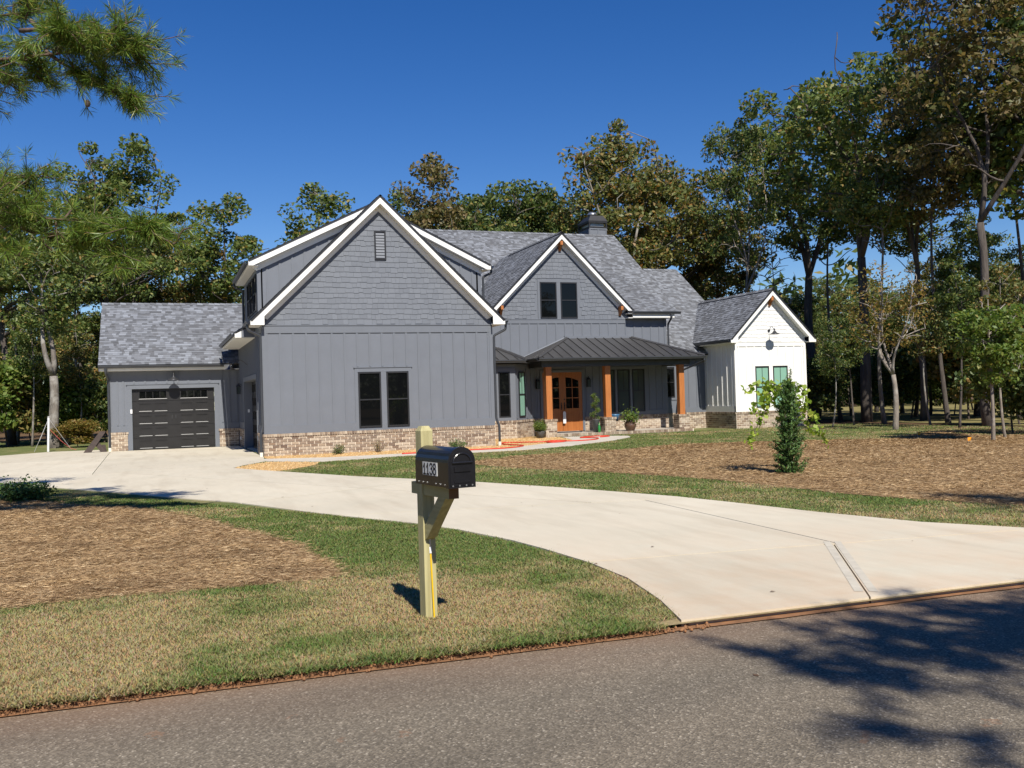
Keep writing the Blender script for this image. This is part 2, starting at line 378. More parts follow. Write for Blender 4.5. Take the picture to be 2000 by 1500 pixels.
# ------------------------------------------------------------------ ground, road, driveway
big = 400
sheet('ground', [(-big, -big), (big, -big), (big, big), (-big, big)], -.03, 'forest_floor')
sheet('road', [(-90, -33.5), (90, -33.5), (90, -25.36), (-90, -25.36)], .0, 'asphalt')
sheet('lawn', [(-40, -25.40), (.2, -25.40), (7.1, -25.40), (45, -25.40), (45, -23.5), (20, -8.5), (25.5, 2), (25.5, 6), (24, 24), (-8, 34), (-40, 36)], .036, 'lawn_base')
sheet('field', [(27, -9), (60, -30), (120, -30), (120, 60), (40, 40), (29, 6)], .0, 'field')
_sx = np.linspace(-40, 45, 420)
sheet('soil_edge', [(float(x), -25.40 - .035 - .05 * float(fbm(np.array([x * 2.3]), np.array([1.7]), 4)[0]) - (.03 if x > 7.2 or x < .1 else -.012)) for x in _sx] + [(45, -25.33), (-40, -25.33)], .008, 'clay_soil')
DRV_L = [(.22, -25.36), (.41, -24.72), (.60, -23.8), (.64, -22.91), (.58, -21.9), (.50, -21.17), (.26, -20.07), (-.1, -19.01), (-.48, -18.27), (-1.1, -16.89), (-2.0, -14.6), (-2.64, -13.56), (-3.76, -11.42), (-5.29, -8.68), (-6.42, -7.19), (-9.5, -4.4), (-14, -2.)]
DRV_R = [(-.08, 9.7), (-.08, -.2), (-.3, -2.9), (-1.0, -4.2), (-1.34, -5.26), (-.53, -7.3), (.87, -10.57), (2.49, -13.59), (3.39, -15.82), (3.79, -16.99), (4.2, -18.25), (4.42, -19.37), (4.68, -21.0), (5.02, -22.38), (5.6, -23.4), (6.3, -24.5), (7.0, -25.36)]
DRV = DRV_L + [(-14, 9.), (-8.83, 10.3), (-7.25, 12.2), (-5.4, 12.1), (-5.02, 9.75)] + DRV_R
drive = sheet('driveway', DRV, .018, 'joint_dark')
def slab(poly):
    if len(poly) < 3: return
    o = sheet('slab', poly, .052, 'concrete', thick=.06, parent=drive)
rest = DRV
near, rest = split(rest, (5.25, -23.4), (.64, -22.91), .018)
for s_ in split(near, (3.30, -23.0), (1.86, -25.25), .007): slab(s_)
a_, rest = split(rest, (4.06, -18.5), (-.23, -17.77), .018)
for s_ in split(a_, (3.49, -19.64), (3.25, -23.)): slab(s_)
a_, rest = split(rest, (2.15, -12.46), (-1.63, -14.78), .018)
for s_ in split(a_, (3.49, -19.64), (-4.63, -3.8)): slab(s_)
a_, rest = split(rest, (-.3, -3.6), (-8, -6.0), .018)
for s_ in split(a_, (3.49, -19.64), (-4.63, -3.8)): slab(s_)
for s_ in split(rest, (-4.7, -3.8), (-4.9, 9.5)):
    for t_ in split(s_, (0, 3.2), (-9, 3.6)): slab(t_)
# tooled border bands each side of the wide joint at the mouth of the drive
for sg in (-1, 1):
    d = V3((1.86 - 3.30, -25.25 + 23.0)); d /= np.linalg.norm(d); n_ = V3((-d[1], d[0])) * sg
    p0, p1 = V3((3.26, -23.06)), V3((1.90, -25.19))
    q = [p0 + n_ * .02, p1 + n_ * .02, p1 + n_ * .085, p0 + n_ * .085]
    sheet('joint_band', [tuple(x) for x in q], .0545, 'joint_grey', parent=drive)
WALK = [(-.28, -2.85), (.23, -3.45), (1.05, -4.3), (2.14, -4.01), (3.5, -3.45), (5.53, -3.6), (7.35, -3.5), (9.42, -2.4), (12.0, -.2), (13.5, 1.6), (13.9, 2.6), (13.2, 3.7), (11.8, 4.15), (11.05, 1.4), (9.39, -.3), (7.52, -1.75), (5.56, -2.1), (3.76, -2.35), (1.58, -2.4), (-.22, -1.5)]
sheet('front_walk', WALK, .056, 'walk_concrete', thick=.06)
GRAVEL = [(-.1, -1.55), (1.58, -2.45), (3.76, -2.4), (5.56, -2.15), (7.52, -1.8), (9.39, -.35), (11.05, 1.35), (11.7, 4.0), (11.2, 6.4), (7.5, 6.4), (7.7, -.02), (-.1, -.02)]
sheet('gravel_bed', GRAVEL, .042, 'gravel_base')
ISLAND = [(-1.32, -5.26), (-.94, -4.2), (-.25, -3.1), (.23, -3.5), (.98, -4.45), (.7, -5.6), (-.22, -7.18), (-.53, -7.3)]
sheet('gravel_bed', ISLAND, .042, 'gravel_base')
STRAW_L = [(-7.5, -9.2), (-5.87, -11.18), (-4.78, -12.78), (-4.15, -13.79), (-3.67, -14.3), (-2.88, -15.82), (-2.53, -17.16), (-2.0, -18.89), (-1.68, -20.21), (-1.57, -21.63), (-1.56, -22.4), (-1.89, -22.51), (-2.66, -22.44), (-2.98, -22.46), (-3.71, -22.39), (-4.4, -22.55), (-8, -22.9), (-14, -22.6), (-16, -14)]
def ragged(poly, amp=.07, step=.22):
    out = []
    for i in range(len(poly)):
        p, q = V3(poly[i]), V3(poly[(i + 1) % len(poly)]); L = np.linalg.norm(q - p); n = max(1, int(L / step)); nn = V3((-(q - p)[1], (q - p)[0])) / (L + 1e-9)
        for k in range(n): w = p + (q - p) * k / n; out.append(tuple(w + nn * rnd.uniform(-amp, amp)))
    return out
sheet('pine_straw_bed', ragged(STRAW_L), .044, 'straw_base')
STRAW_R = [(4.0, -8.6), (4.4, -10.44), (5.5, -13.47), (6.02, -15.02), (6.32, -17.24), (6.33, -18.85), (6.45, -19.85), (6.81, -20.92), (7.3, -22.1), (9, -23.6), (30, -23.7), (30, -14), (20.5, -8.5), (21.5, -5), (17.86, -7.3), (15.46, -6.25), (13.87, -5.2), (12.02, -4.7), (9.19, -5.88), (6.01, -6.3), (4.37, -7.67)]
sheet('pine_straw_bed', ragged(STRAW_R, .09, .35), .044, 'straw_base')

# ------------------------------------------------------------------ the house
house = empty('house', (0, 0, 0))
tag(house, 'grey board and batten house with stone-coloured brick base, white trimmed gables and white end wing', 'house')
def hp(name, mat, mb, parent=None, smooth=False): return mb.build(name, mat, parent if parent is not None else house, smooth)
ZC = .54      # top of the brick base
WW = 7.57     # width of the front wing
XF, YF = V3((1, 0, 0)), V3((0, -1, 0))
XL = V3((-1, 0, 0))
BR_L, BR_H = .238, .092
_bm_cache = {}
def brick_cells(L, z0, z1):
    rows = max(1, int(round((z1 - z0) / BR_H))); h = (z1 - z0) / rows; out = []
    for r in range(rows):
        u = -(BR_L / 2 if r % 2 else 0)
        while u < L - .02:
            a, b_ = max(u, 0), min(u + BR_L, L)
            if b_ - a > .03: out.append((a + .009, b_ - .009, z0 + r * h + .008, z0 + (r + 1) * h - .008))
            u += BR_L
    return out
def brick_face(mb, P, U, Nn, L, z0, z1):
    for (a, b_, c, d) in brick_cells(L, z0, z1): mb.ob(P, U, Nn, a, b_, -.05, .008 + rnd.uniform(-.002, .003), c, d)
def cap_face(mb, P, U, Nn, L, z0=None, out=.035):
    z0 = ZC - .085 if z0 is None else z0; n = max(1, int(round(L / .079))); w = L / n
    for i in range(n): mb.ob(P, U, Nn, i * w + .006, (i + 1) * w - .006, -.06, out + rnd.uniform(-.003, .003), z0, ZC + rnd.uniform(-.003, .003))
# mortar cores + bricks. front facade: every brick an object of its own
BASE = -.34
mort = MB()
mort.box(-.02, WW + .02, -.022, .20, BASE, ZC - .006)           # front
mort.box(-.022, .2, .19, 1.9, BASE, ZC - .0062)                  # left flank, near
base = hp('brick_base', 'mortar', mort)
hp('brick_base', 'mortar', MB().box(-.022, .2, 7.75, 9.8, BASE, ZC - .0062))
P = (-.03, -.028, 0)
for (a, b_, c, d) in brick_cells(WW + .06, -.25, ZC - .085):
    key = (round(b_ - a, 3), round(d - c, 4))
    if key not in _bm_cache:
        _bm_cache[key] = MB().box(0, key[0], -.010, .05, 0, key[1]).mesh('brick')
        _bm_cache[key].materials.append(MT['brick'])
    link('brick', _bm_cache[key], None, base, (P[0] + a, P[1] + rnd.uniform(-.0025, .0025), c))
st = MB()
cap_face(st, (-.04, -.03, 0), XF, YF, WW + .08)
for (y0, y1) in ((0.03, 1.9), (7.75, 9.78)):
    brick_face(st, (-.03, y1, 0), V3((0, -1, 0)), XL, y1 - y0, -.25, ZC - .085); cap_face(st, (-.03, y1, 0), V3((0, -1, 0)), XL, y1 - y0)
# garage brick
GY = 9.83
for (x0, x1) in ((-4.98, -4.26), (-.83, -.06)):
    m_ = MB().box(x0 + .02, x1 - .02, GY - .02, GY + .1, BASE, ZC - .006); hp('brick_base', 'mortar', m_)
    brick_face(st, (x0, GY - .028, 0), XF, YF, x1 - x0, -.27, ZC - .085); cap_face(st, (x0 - .03, GY - .028, 0), XF, YF, x1 - x0 + .05)
m_ = MB().box(-4.99, -4.9, GY, GY + 7, BASE, ZC - .007); hp('brick_base', 'mortar', m_)
# bay + porch wall + right wall + white wing
BAYY = 5.1
S2 = math.sqrt(.5)
def brick_run(P, U, Nn, L, z0=-.27):
    m_ = MB(); m_.ob(P, U, Nn, .0, L, -.2, .004, BASE, ZC - .006); hp('brick_base', 'mortar', m_)
    brick_face(st, V3(P) + V3(Nn) * .004, U, Nn, L, z0, ZC - .085); cap_face(st, V3(P) + V3(Nn) * .004, U, Nn, L)
brick_run((WW, BAYY, 0), XF, YF, 10.25 - WW)
brick_run((10.25, BAYY, 0), V3((S2, S2, 0)), V3((S2, -S2, 0)), 1.4 / S2 - .02)
brick_run((13.86, 6.5, 0), XF, YF, 4.0)
brick_run((17.86, 6.5, 0), V3((0, 1, 0)), V3((1, 0, 0)), .75)
brick_run((17.86, 7.25, 0), XF, YF, 2.34)
brick_run((20.2, 7.25, 0), V3((0, -1, 0)), XL, 2.48)
brick_run((20.2, 4.77, 0), XF, YF, 3.62)
brick_run((11.64, 6.5, 0), XF, YF, .2)
bs = hp('bricks', 'brick', st); tag(bs, kind='stuff')

def gable_wall(name, mat, x0, x1, y, zb, ze, xp, zp, th=.15):
    mb = MB(); mb.prism([(x0, y, zb), (x1, y, zb), (x1, y, ze), (xp, y, zp), (x0, y, ze)], (0, th, 0)); return hp(name, mat, mb)
def batten_run(parent, P, U, Nn, us, z0, z1, mat='siding_trim', w=.062, d=.022):
    for u in us:
        t1 = z1(u) if callable(z1) else z1; b0 = z0(u) if callable(z0) else z0
        if t1 - b0 < .05: continue
        MB().ob(P, U, Nn, u - w / 2, u + w / 2, -.002, d, b0, t1).build('batten', mat, parent)
def board(parent, name, P, U, Nn, u0, u1, z0, z1, d=.024, mat='siding_trim'): return MB().ob(P, U, Nn, u0, u1, -.002, d, z0, z1).build(name, mat, parent)

SL = .975
def top_line(x): return 4.09 + SL * (min(x, 7.57 - x) + .38)     # top surface of the wing roof
zpk = top_line(3.785)
RV = .27                                                        # vertical depth of the roof build-up
wf = gable_wall('gable_wall', 'siding', 0, WW, 0, BASE, top_line(0) - RV, 3.785, zpk - RV)
FP = (0, 0, 0)
wins = ((2.97, 3.71), (3.90, 4.63))
us = [.128 + .406 * i for i in range(19)]
us = [u for u in us if u < WW - .12]
def z0f(u): return .80 if not (2.80 < u < 4.80) else 2.60
batten_run(wf, FP, XF, YF, us, z0f, 3.70)
board(wf, 'corner_board', FP, XF, YF, -.022, .10, ZC, 4.05, .028); board(wf, 'corner_board', FP, XF, YF, WW - .10, WW + .022, ZC, 4.05, .028)
board(wf, 'frieze_board', FP, XF, YF, .10, WW - .10, 3.70, 3.93, .030)
board(wf, 'drip_cap', FP, XF, YF, .0, WW, 3.932, 3.965, .05)
board(wf, 'skirt_board', FP, XF, YF, .10, 2.86, ZC, .80, .027); board(wf, 'skirt_board', FP, XF, YF, 4.74, WW - .10, ZC, .80, .027)
board(wf, 'skirt_board', FP, XF, YF, 2.86, 4.74, ZC, .60, .027)
for (a, b_) in ((2.86, 2.96), (3.72, 3.89), (4.64, 4.74)): board(wf, 'window_casing', FP, XF, YF, a, b_, .60, 2.43, .027)
board(wf, 'window_casing', FP, XF, YF, 2.86, 4.74, 2.43, 2.56, .029)
board(wf, 'drip_cap', FP, XF, YF, 2.83, 4.77, 2.562, 2.59, .05)

SHAKES = []
def shakes(parent, x0, x1, y, z0, zlim, mat, keep, hole=None, exp=.17, budget=[300]):
    """individual staggered shakes clipped to the gable: zlim(x) = underside of roof"""
    bulk = MB(); z = z0; row = 0; zt = max(zlim(x) for x in np.linspace(x0, x1, 200))
    xs = np.linspace(x0, x1, 400); zl = np.array([zlim(x) for x in xs])
    xp = xs[zl.argmax()]
    mL = (zlim(xp) - zlim(x0)) / (xp - x0)
    while z < zt:
        x = x0 - rnd.uniform(0, .2)
        while x < x1:
            w = rnd.choice((.14, .17, .20, .24, .27)); dz = rnd.uniform(-.020, .020)
            poly = [(x + .003, z + dz), (x + w - .003, z + dz), (x + w - .003, z + exp + .03), (x + .003, z + exp + .03)]
            poly = clip(poly, -1, 0, -x0); poly = clip(poly, 1, 0, x1)
            # roof half planes  z <= zlim(x0)+mL*(x-x0)  and mirrored
            if poly: poly = clip(poly, -mL, 1, zlim(x0) - mL * x0)
            if poly: poly = clip(poly, mL, 1, zlim(x1) + mL * x1)
            x += w
            if len(poly) < 3: continue
            if hole and hole(min(p[0] for p in poly), max(p[0] for p in poly), z, z + exp):
                continue
            zb = min(p[1] for p in poly); zt_ = max(p[1] for p in poly)
            n = len(poly); fr = [(p[0], y - .020 + .016 * (p[1] - zb) / (exp + .03), p[1]) for p in poly]; bk = [(p[0], y + .012, p[1]) for p in poly]
            fs = [tuple(range(n))] + [(i, n + i, n + (i + 1) % n, (i + 1) % n) for i in range(n)]
            if budget[0] > 0 and keep:
                budget[0] -= 1; mb = MB(); mb.add(fr + bk, fs); mb.build('shake', mat, parent)
            else: bulk.add(fr + bk, fs)
        z += exp; row += 1
    if bulk.v: tag(bulk.build('shakes', mat, parent), kind='stuff')
def vent_hole(a, b_, c, d): return b_ > 3.60 and a < 4.02 and d > 6.06 and c < 7.04
shakes(wf, .02, WW - .02, 0, 3.97, lambda x: top_line(x) - RV + .02, 'shake_grey', True, lambda a, b_, c, d: a > 3.62 and b_ < 4.0 and c > 6.1 and d < 7.0)
# gable vent
vt = hp('gable_vent', 'black_metal', MB().box(3.62, 3.665, -.06, .0, 6.08, 7.02).box(3.955, 4.0, -.06, .0, 6.08, 7.02).box(3.665, 3.955, -.06, .0, 6.08, 6.13).box(3.665, 3.955, -.06, .0, 6.975, 7.02))
MB().box(3.66, 3.96, -.024, -.004, 6.12, 6.98).build('vent_backing', 'siding_trim', vt)
for i in range(9):
    z = 6.14 + i * .093; MB().add([(3.67, -.052, z), (3.95, -.052, z), (3.95, -.026, z + .085), (3.67, -.026, z + .085), (3.67, -.045, z - .006), (3.95, -.045, z - .006), (3.95, -.02, z + .08), (3.67, -.02, z + .08)],
        [(0, 1, 2, 3), (4, 7, 6, 5), (0, 4, 5, 1), (2, 6, 7, 3)]).build('louvre', 'siding_trim', vt)

# windows -------------------------------------------------------------------------------
def window(parent, P, U, Nn, u0, u1, z0, z1, glassm='glass_dark', rail=True, cols=1, rows_top=1, fw=.045, mun='black_metal', single=False, name='window', blind=None):
    mb = MB(); D = .040
    mb.ob(P, U, Nn, u0, u0 + fw, .0, D, z0, z1).ob(P, U, Nn, u1 - fw, u1, .0, D, z0, z1).ob(P, U, Nn, u0 + fw, u1 - fw, .0, D, z0, z0 + fw).ob(P, U, Nn, u0 + fw, u1 - fw, .0, D, z1 - fw, z1)
    o = mb.build(name, mun, parent)
    zm = (z0 + z1) / 2
    if rail: MB().ob(P, U, Nn, u0 + fw, u1 - fw, .0, .034, zm - .022, zm + .022).build('meeting_rail', mun, o)
    spans = ((z0 + fw, zm - .022), (zm + .022, z1 - fw)) if rail else ((z0 + fw, z1 - fw),)
    for i, (a, b_) in enumerate(spans):
        MB().ob(P, U, Nn, u0 + fw, u1 - fw, .002, .012 if i else .009, a, b_).build('pane', glassm, o)
        if i == len(spans) - 1:
            for c in range(1, cols):
                u = u0 + fw + (u1 - u0 - 2 * fw) * c / cols; MB().ob(P, U, Nn, u - .009, u + .009, .0, .026, a, b_).build('muntin', mun, o)
    return o
for (a, b_) in wins: window(house, FP, XF, YF, a, b_, .64, 2.42)

# wing side wall (left), with the wide garage door opening -------------------------------
LW = MB()
LW.box(0, .15, .15, 2.3, BASE + .01, 4.2).box(0, .15, 7.3, GY + .3, BASE + .01, 4.2).box(0, .15, 2.3, 7.3, 2.35, 4.2).box(0, .15, 1.05, 6.3, 4.2, 6.25)
lw = hp('side_wall', 'siding', LW)
PLW = (0, GY, 0); ULW = V3((0, -1, 0))
batten_run(lw, PLW, ULW, XL, [.2 + .406 * i for i in range(23)], lambda u: 2.52 if 2.3 < GY - u < 7.5 else .8, 3.75)
board(lw, 'corner_board', PLW, ULW, XL, GY - .10, GY + .022, ZC, 4.05, .026)
board(lw, 'frieze_board', PLW, ULW, XL, .0, GY - .11, 3.75, 3.93, .028)
board(lw, 'door_casing', PLW, ULW, XL, GY - 7.5, GY - 2.15, 2.35, 2.50, .03)
board(lw, 'skirt_board', PLW, ULW, XL, 0, GY - 7.5, ZC, .80, .027)
board(lw, 'door_casing', PLW, ULW, XL, GY - 7.5, GY - 7.3, -.22, 2.35, .03); board(lw, 'door_casing', PLW, ULW, XL, GY - 2.3, GY - 2.15, -.22, 2.35, .03)
hp('garage_floor', 'concrete', MB().box(.02, .6, 2.32, 7.28, -.35, -.17))
def garage_door(P, U, Nn, w, z0, z1, name):
    n = 5; h = (z1 - z0) / n
    d = MB().ob(P, U, Nn, 0, w, -.05, -.012, z0, z1).build(name, 'door_black', house)
    for r in range(n):
        sec = MB().ob(P, U, Nn, .004, w - .004, -.02, .0, z0 + r * h + .006, z0 + (r + 1) * h - .006).build('door_section', 'door_black', d)
        win = r == n - 1
        cols = ((.08, .42), (.58, .92)) if win else ((.08, .235), (.265, .42), (.58, .735), (.765, .92))
        for (a, b_) in cols:
            mb = MB(); a, b_ = a * w, b_ * w; c, e_ = z0 + r * h + h * .16, z0 + (r + 1) * h - h * .16
            for q in ((a, b_, c, c + .028), (a, b_, e_ - .028, e_), (a, a + .028, c + .028, e_ - .028), (b_ - .028, b_, c + .028, e_ - .028)):
                # bevelled frame moulding, its upper faces tilted to the sky
                if q[2] == c and q[3] == c + .028:
                    p0 = V3(P) + V3(U) * q[0]; NN = V3(Nn); ZZ = V3((0, 0, 1))
                    mb.prism([p0 + ZZ * c - NN * .001, p0 + ZZ * c + NN * .018, p0 + ZZ * (c + .020) + NN * .010, p0 + ZZ * (c + .020) - NN * .001], V3(U) * (q[1] - q[0]))
                else: mb.ob(P, U, Nn, q[0], q[1], -.001, .022, q[2], q[3])
            if win:
                g = MB().ob(P, U, Nn, a + .03, b_ - .03, -.0015, .004, c + .03, e_ - .03).build('door_pane', 'glass_dark', d)
                for k in range(1, 4):
                    u = a + (b_ - a) * k / 4; mb.ob(P, U, Nn, u - .01, u + .01, .0, .016, c + .028, e_ - .028)
            else:
                for k in range(1, 7):
                    u = a + (b_ - a) * k / 7; mb.ob(P, U, Nn, u - .004, u + .004, -.001, .006, c + .028, e_ - .028)
            mb.build('panel_moulding', 'door_black', d)
    for s_ in (-.07, .07):
        MB().ob(P, U, Nn, w / 2 + s_ - .012, w / 2 + s_ + .012, .0, .035, z0 + 2 * h + .25, z0 + 2 * h + .40).build('pull_handle', 'lamp_metal', d)
    return d
garage_door((.27, 7.28, 0), ULW, XL, 4.96, -.19, 2.34, 'double_garage_door')
hp('door_jamb', 'siding_trim', MB().box(.02, .30, 7.28, 7.34, -.25, 2.35).box(.02, .30, 2.26, 2.32, -.25, 2.35).box(.02, .3, 2.32, 7.28, 2.345, 2.40))
hp('keypad', 'plastic_white', MB().box(.10, .17, 7.262, 7.282, 1.18, 1.30))
hp('faucet_cover', 'plastic_white', MB().lathe([(.0, 0), (.07, 0), (.07, .03), (.04, .045), (0, .05)], seg=14)).matrix_basis = Matrix.Translation((-.035, 9.0, .15)) @ Matrix.Rotation(-math.pi / 2, 4, 'Y')

# roofs ----------------------------------------------------------------------------------
def shingles(mb, O, U, Vv, poly, exp=.14, lift=.02):
    """tabs over a convex polygon given in (u,v); O origin, U along eave, V up the slope (unit)"""
    O, U, Vv = V3(O), V3(U), V3(Vv); Nn = np.cross(U, Vv); Nn /= np.linalg.norm(Nn)
    if Nn[2] < 0: Nn = -Nn
    vmin = min(p[1] for p in poly); vmax = max(p[1] for p in poly); v = vmin
    def span(v):
        xs = []; n = len(poly)
        for i in range(n):
            (a, b_), (c, d) = poly[i], poly[(i + 1) % n]
            if (b_ <= v <= d or d <= v <= b_) and b_ != d: xs.append(a + (c - a) * (v - b_) / (d - b_))
        return (min(xs), max(xs)) if len(xs) >= 2 else None
    while v < vmax - .02:
        sp = span(min(v + exp * .5, vmax - 1e-4))
        if sp:
            u = sp[0] - rnd.uniform(0, .25)
            while u < sp[1]:
                w = rnd.choice((.11, .14, .16, .20, .27)); a, b_ = max(u, sp[0]), min(u + w, sp[1]); u += w
                if b_ - a < .015: continue
                th = lift * rnd.choice((.45, .55, 1.0)); v1 = min(v + exp + .01, vmax)
                p = [O + U * a + Vv * v + Nn * (th + .002), O + U * b_ + Vv * v + Nn * (th + .002), O + U * b_ + Vv * v1 + Nn * .003, O + U * a + Vv * v1 + Nn * .003, O + U * a + Vv * v - Nn * .002, O + U * b_ + Vv * v - Nn * .002]
                mb.add(p, [(0, 1, 2, 3), (4, 5, 1, 0)])
        v += exp
def roof(name, O, U, Vv, poly, th=.10, mat='black_metal', tabs=True):
    tabs = True
    O, U, Vv = V3(O), V3(U), V3(Vv); Nn = np.cross(U, Vv); Nn /= np.linalg.norm(Nn)
    if Nn[2] < 0: Nn = -Nn
    mb = MB(); mb.prism([O + U * a + Vv * b_ for a, b_ in poly], -Nn * th); o = hp(name, mat, mb)
    if tabs:
        t = MB(); shingles(t, O, U, Vv, poly); me = t.mesh('shingles', fixn=False); s_ = link('shingles', me, 'shingle', o); s_['kind'] = 'stuff'
    return o
def unit(*a): a = V3(a); return a / np.linalg.norm(a)
def rect(u0, u1, v0, v1): return [(u0, v0), (u1, v0), (u1, v1), (u0, v1)]
# wing gable roof
vs = unit(1, 0, SL); Ls = 4.165 * math.sqrt(1 + SL * SL)
roof('roof', (-.38, -.36, 4.09), (0, 1, 0), vs, rect(0, 13.6, 0, Ls), tabs=True, th=.06)
vs2 = unit(-1, 0, SL)
roof('roof', (7.95, -.36, 4.09), (0, 1, 0), vs2, rect(0, 13.6, 0, Ls), tabs=False, th=.06)
def rake_set(xl, xr, zf, slope, yf, yw, foot_w, foot_h, mat='white_trim', bdepth=.26, gap=.03, frieze=True, soff='white_trim', left=True, right=True):
    """white rake boards with plumb feet and level returns, and the sloping soffits behind them"""
    xm = (xl + xr) / 2; hw = xm - xl; zp = zf + slope * hw
    for sgn, x0, on in ((1, xl, left), (-1, xr, right)):
        if not on: continue
        X = lambda d: x0 + sgn * d
        g = gap
        poly = [(X(0), zf - g), (X(hw), zp - g), (X(hw), zp - bdepth - g), (X(foot_w), zf + slope * foot_w - bdepth - g), (X(foot_w), zf - foot_h), (X(0), zf - foot_h)]
        hp('rake_board', mat, MB().prism([(a, yf, b_) for a, b_ in poly], (0, .035, 0)))
        # soffit (closed wedge between board and wall)
        sp = [(X(foot_w - .02), zf + slope * (foot_w - .02) - bdepth - g + .02), (X(hw), zp - bdepth - g + .02), (X(hw), zp - bdepth - g + .045), (X(foot_w - .02), zf + slope * (foot_w - .02) - bdepth - g + .045)]
        hp('soffit', soff, MB().prism([(a, yf + .034, b_) for a, b_ in sp], (0, yw - yf - .02, 0)))
        if frieze:
            fz = [(X(foot_w - .02), zf + slope * (foot_w - .02) - bdepth - g + .01), (X(hw), zp - bdepth - g + .01), (X(hw), zp - bdepth - g - .20), (X(foot_w + .12), zf + slope * (foot_w + .12) - bdepth - g - .20)]
            hp('frieze_board', soff, MB().prism([(a, yw - .036, b_) for a, b_ in fz], (0, .032, 0)))
        # level return box of the foot
        hp('eave_return', soff, MB().box(min(X(.02), X(foot_w - .004)), max(X(.02), X(foot_w - .004)), yf + .036, yw + .9, zf - foot_h + .006, zf - foot_h + .03))
rake_set(-.38, 7.95, 4.09, SL, -.34, 0, .42, .15)
# eave soffits/fascia + gutters along the wing flanks
for sg, x0 in ((-1, 0), (1, WW)):
    xe = x0 + sg * .38
    hp('fascia', 'white_trim', MB().box(min(xe, xe - sg * .03), max(xe, xe - sg * .03), -.30, 1.0, 3.94, 4.08))
def gutter(name_parent, p0, p1, out, w=.115, h=.11):
    """K-style gutter from p0 to p1 hung with its back at the line, opening up"""
    p0, p1, out = V3(p0), V3(p1), unit(*out); U = p1 - p0; L = np.linalg.norm(U); U /= L
    prof = [(0, 0), (0, -h), (w * .62, -h), (w * .8, -h * .55), (w, -h * .35), (w, .0), (w - .012, .0), (w - .012, -.015), (w * .74, -h * .5), (w * .56, -h + .01), (.01, -h + .01), (.01, 0)]
    P = [p0 + out * a + V3((0, 0, b_)) for a, b_ in prof]
    return hp('gutter', 'gutter_dark', MB().prism(P, U * L))
def downspout(path, r=.042, boot=True, mat='gutter_dark'):
    P = [V3(p) for p in path]; mb = MB()
    # rounded corners
    q = [P[0]]
    for i in range(1, len(P) - 1):
        a = P[i] + (P[i - 1] - P[i]) * min(.3, .06 / (np.linalg.norm(P[i - 1] - P[i]) + 1e-9)); b_ = P[i] + (P[i + 1] - P[i]) * min(.3, .06 / (np.linalg.norm(P[i + 1] - P[i]) + 1e-9)); q += [a, (a + b_) / 2 * .5 + P[i] * .5, b_]
    q.append(P[-1]); mb.tube(q, r, 8); o = hp('downspout', mat, mb)
    if boot: e = P[-1]; MB().tube([e + V3((0, 0, -.16)), e + V3((0, 0, .03))], r + .012, 10).build('boot', 'pvc_boot', o)
    return o
gutter(0, (-.40, -.30, 4.07), (-.40, 1.0, 4.07), (-1, 0, 0)); gutter(0, (7.97, -.30, 4.07), (7.97, 1.4, 4.07), (1, 0, 0))
downspout([(-.46, -.16, 3.98), (-.46, -.16, 3.80), (-.07, -.05, 3.62), (-.07, -.05, .75), (-.13, -.07, .55), (-.13, -.07, -.05)])
downspout([(8.03, -.16, 3.98), (8.03, -.16, 3.78), (7.64, -.03, 3.58), (7.64, -.03, .78), (7.72, -.09, .52), (7.72, -.09, -.05)])

# shed dormers over the wing
DS = .49
def dz(x): return 6.10 + DS * (min(x, 7.57 - x) + .30)
zdp = dz(3.785)
for sg, x0 in ((1, -.30), (-1, 7.87)):
    roof('dormer_roof', (x0, .72, 6.10 - .0), (0, 1, 0), unit(sg, 0, DS), rect(0, 6.0, 0, 4.085 * math.sqrt(1 + DS * DS)), th=.05, tabs=True if sg > 0 else False)
rake_set(-.30, 7.87, 6.10, DS, .74, 1.05, .15, .17, bdepth=.21, soff='white_trim')
for sg, x0, xe in ((1, 0, -.30), (-1, WW, 7.87)):
    hp('fascia', 'white_trim', MB().box(min(xe, xe + sg * .03), max(xe, xe + sg * .03), .78, 6.4, 5.94, 6.06))
    hp('soffit', 'white_trim', MB().box(min(xe + sg * .03, x0 - sg * .002), max(xe + sg * .03, x0 - sg * .002), .80, 6.4, 5.93, 5.955))
    hp('frieze_return', 'white_trim', MB().prism([(x0 - sg * .03, 1.0, 5.83), (x0 + sg * .10, 1.0, 5.83), (x0 + sg * .10, 1.0, 5.92), (x0 - sg * .03, 1.0, 5.86)], (0, .05, 0)))
dw = hp('dormer_wall', 'siding', MB().prism([(0, 1.05, 4.1), (WW, 1.05, 4.1), (WW, 1.05, dz(WW) - .21), (3.785, 1.05, zdp - .21), (0, 1.05, dz(0) - .21)], (0, .12, 0)))
batten_run(dw, (0, 1.05, 0), XF, YF, [.30 + .406 * i for i in range(7)] + [WW - .30 - .406 * i for i in range(7)], 4.1, lambda u: dz(u) - .24)
board(dw, 'corner_board', (0, 1.05, 0), XF, YF, -.02, .10, 4.1, dz(0) - .22, .026); board(dw, 'corner_board', (0, 1.05, 0), XF, YF, WW - .1, WW + .02, 4.1, dz(0) - .22, .026)
hp('dormer_side', 'siding', MB().box(WW - .15, WW, 1.05, 6.3, 4.0, 6.1))
gutter(0, (-.315, .72, 6.08), (-.315, 6.3, 6.08), (-1, 0, 0)); gutter(0, (7.885, .72, 6.08), (7.885, 6.3, 6.08), (1, 0, 0))
downspout([(7.95, .95, 5.98), (7.95, .95, 5.84), (7.66, 1.02, 5.70), (7.66, 1.02, 4.5)], boot=False)
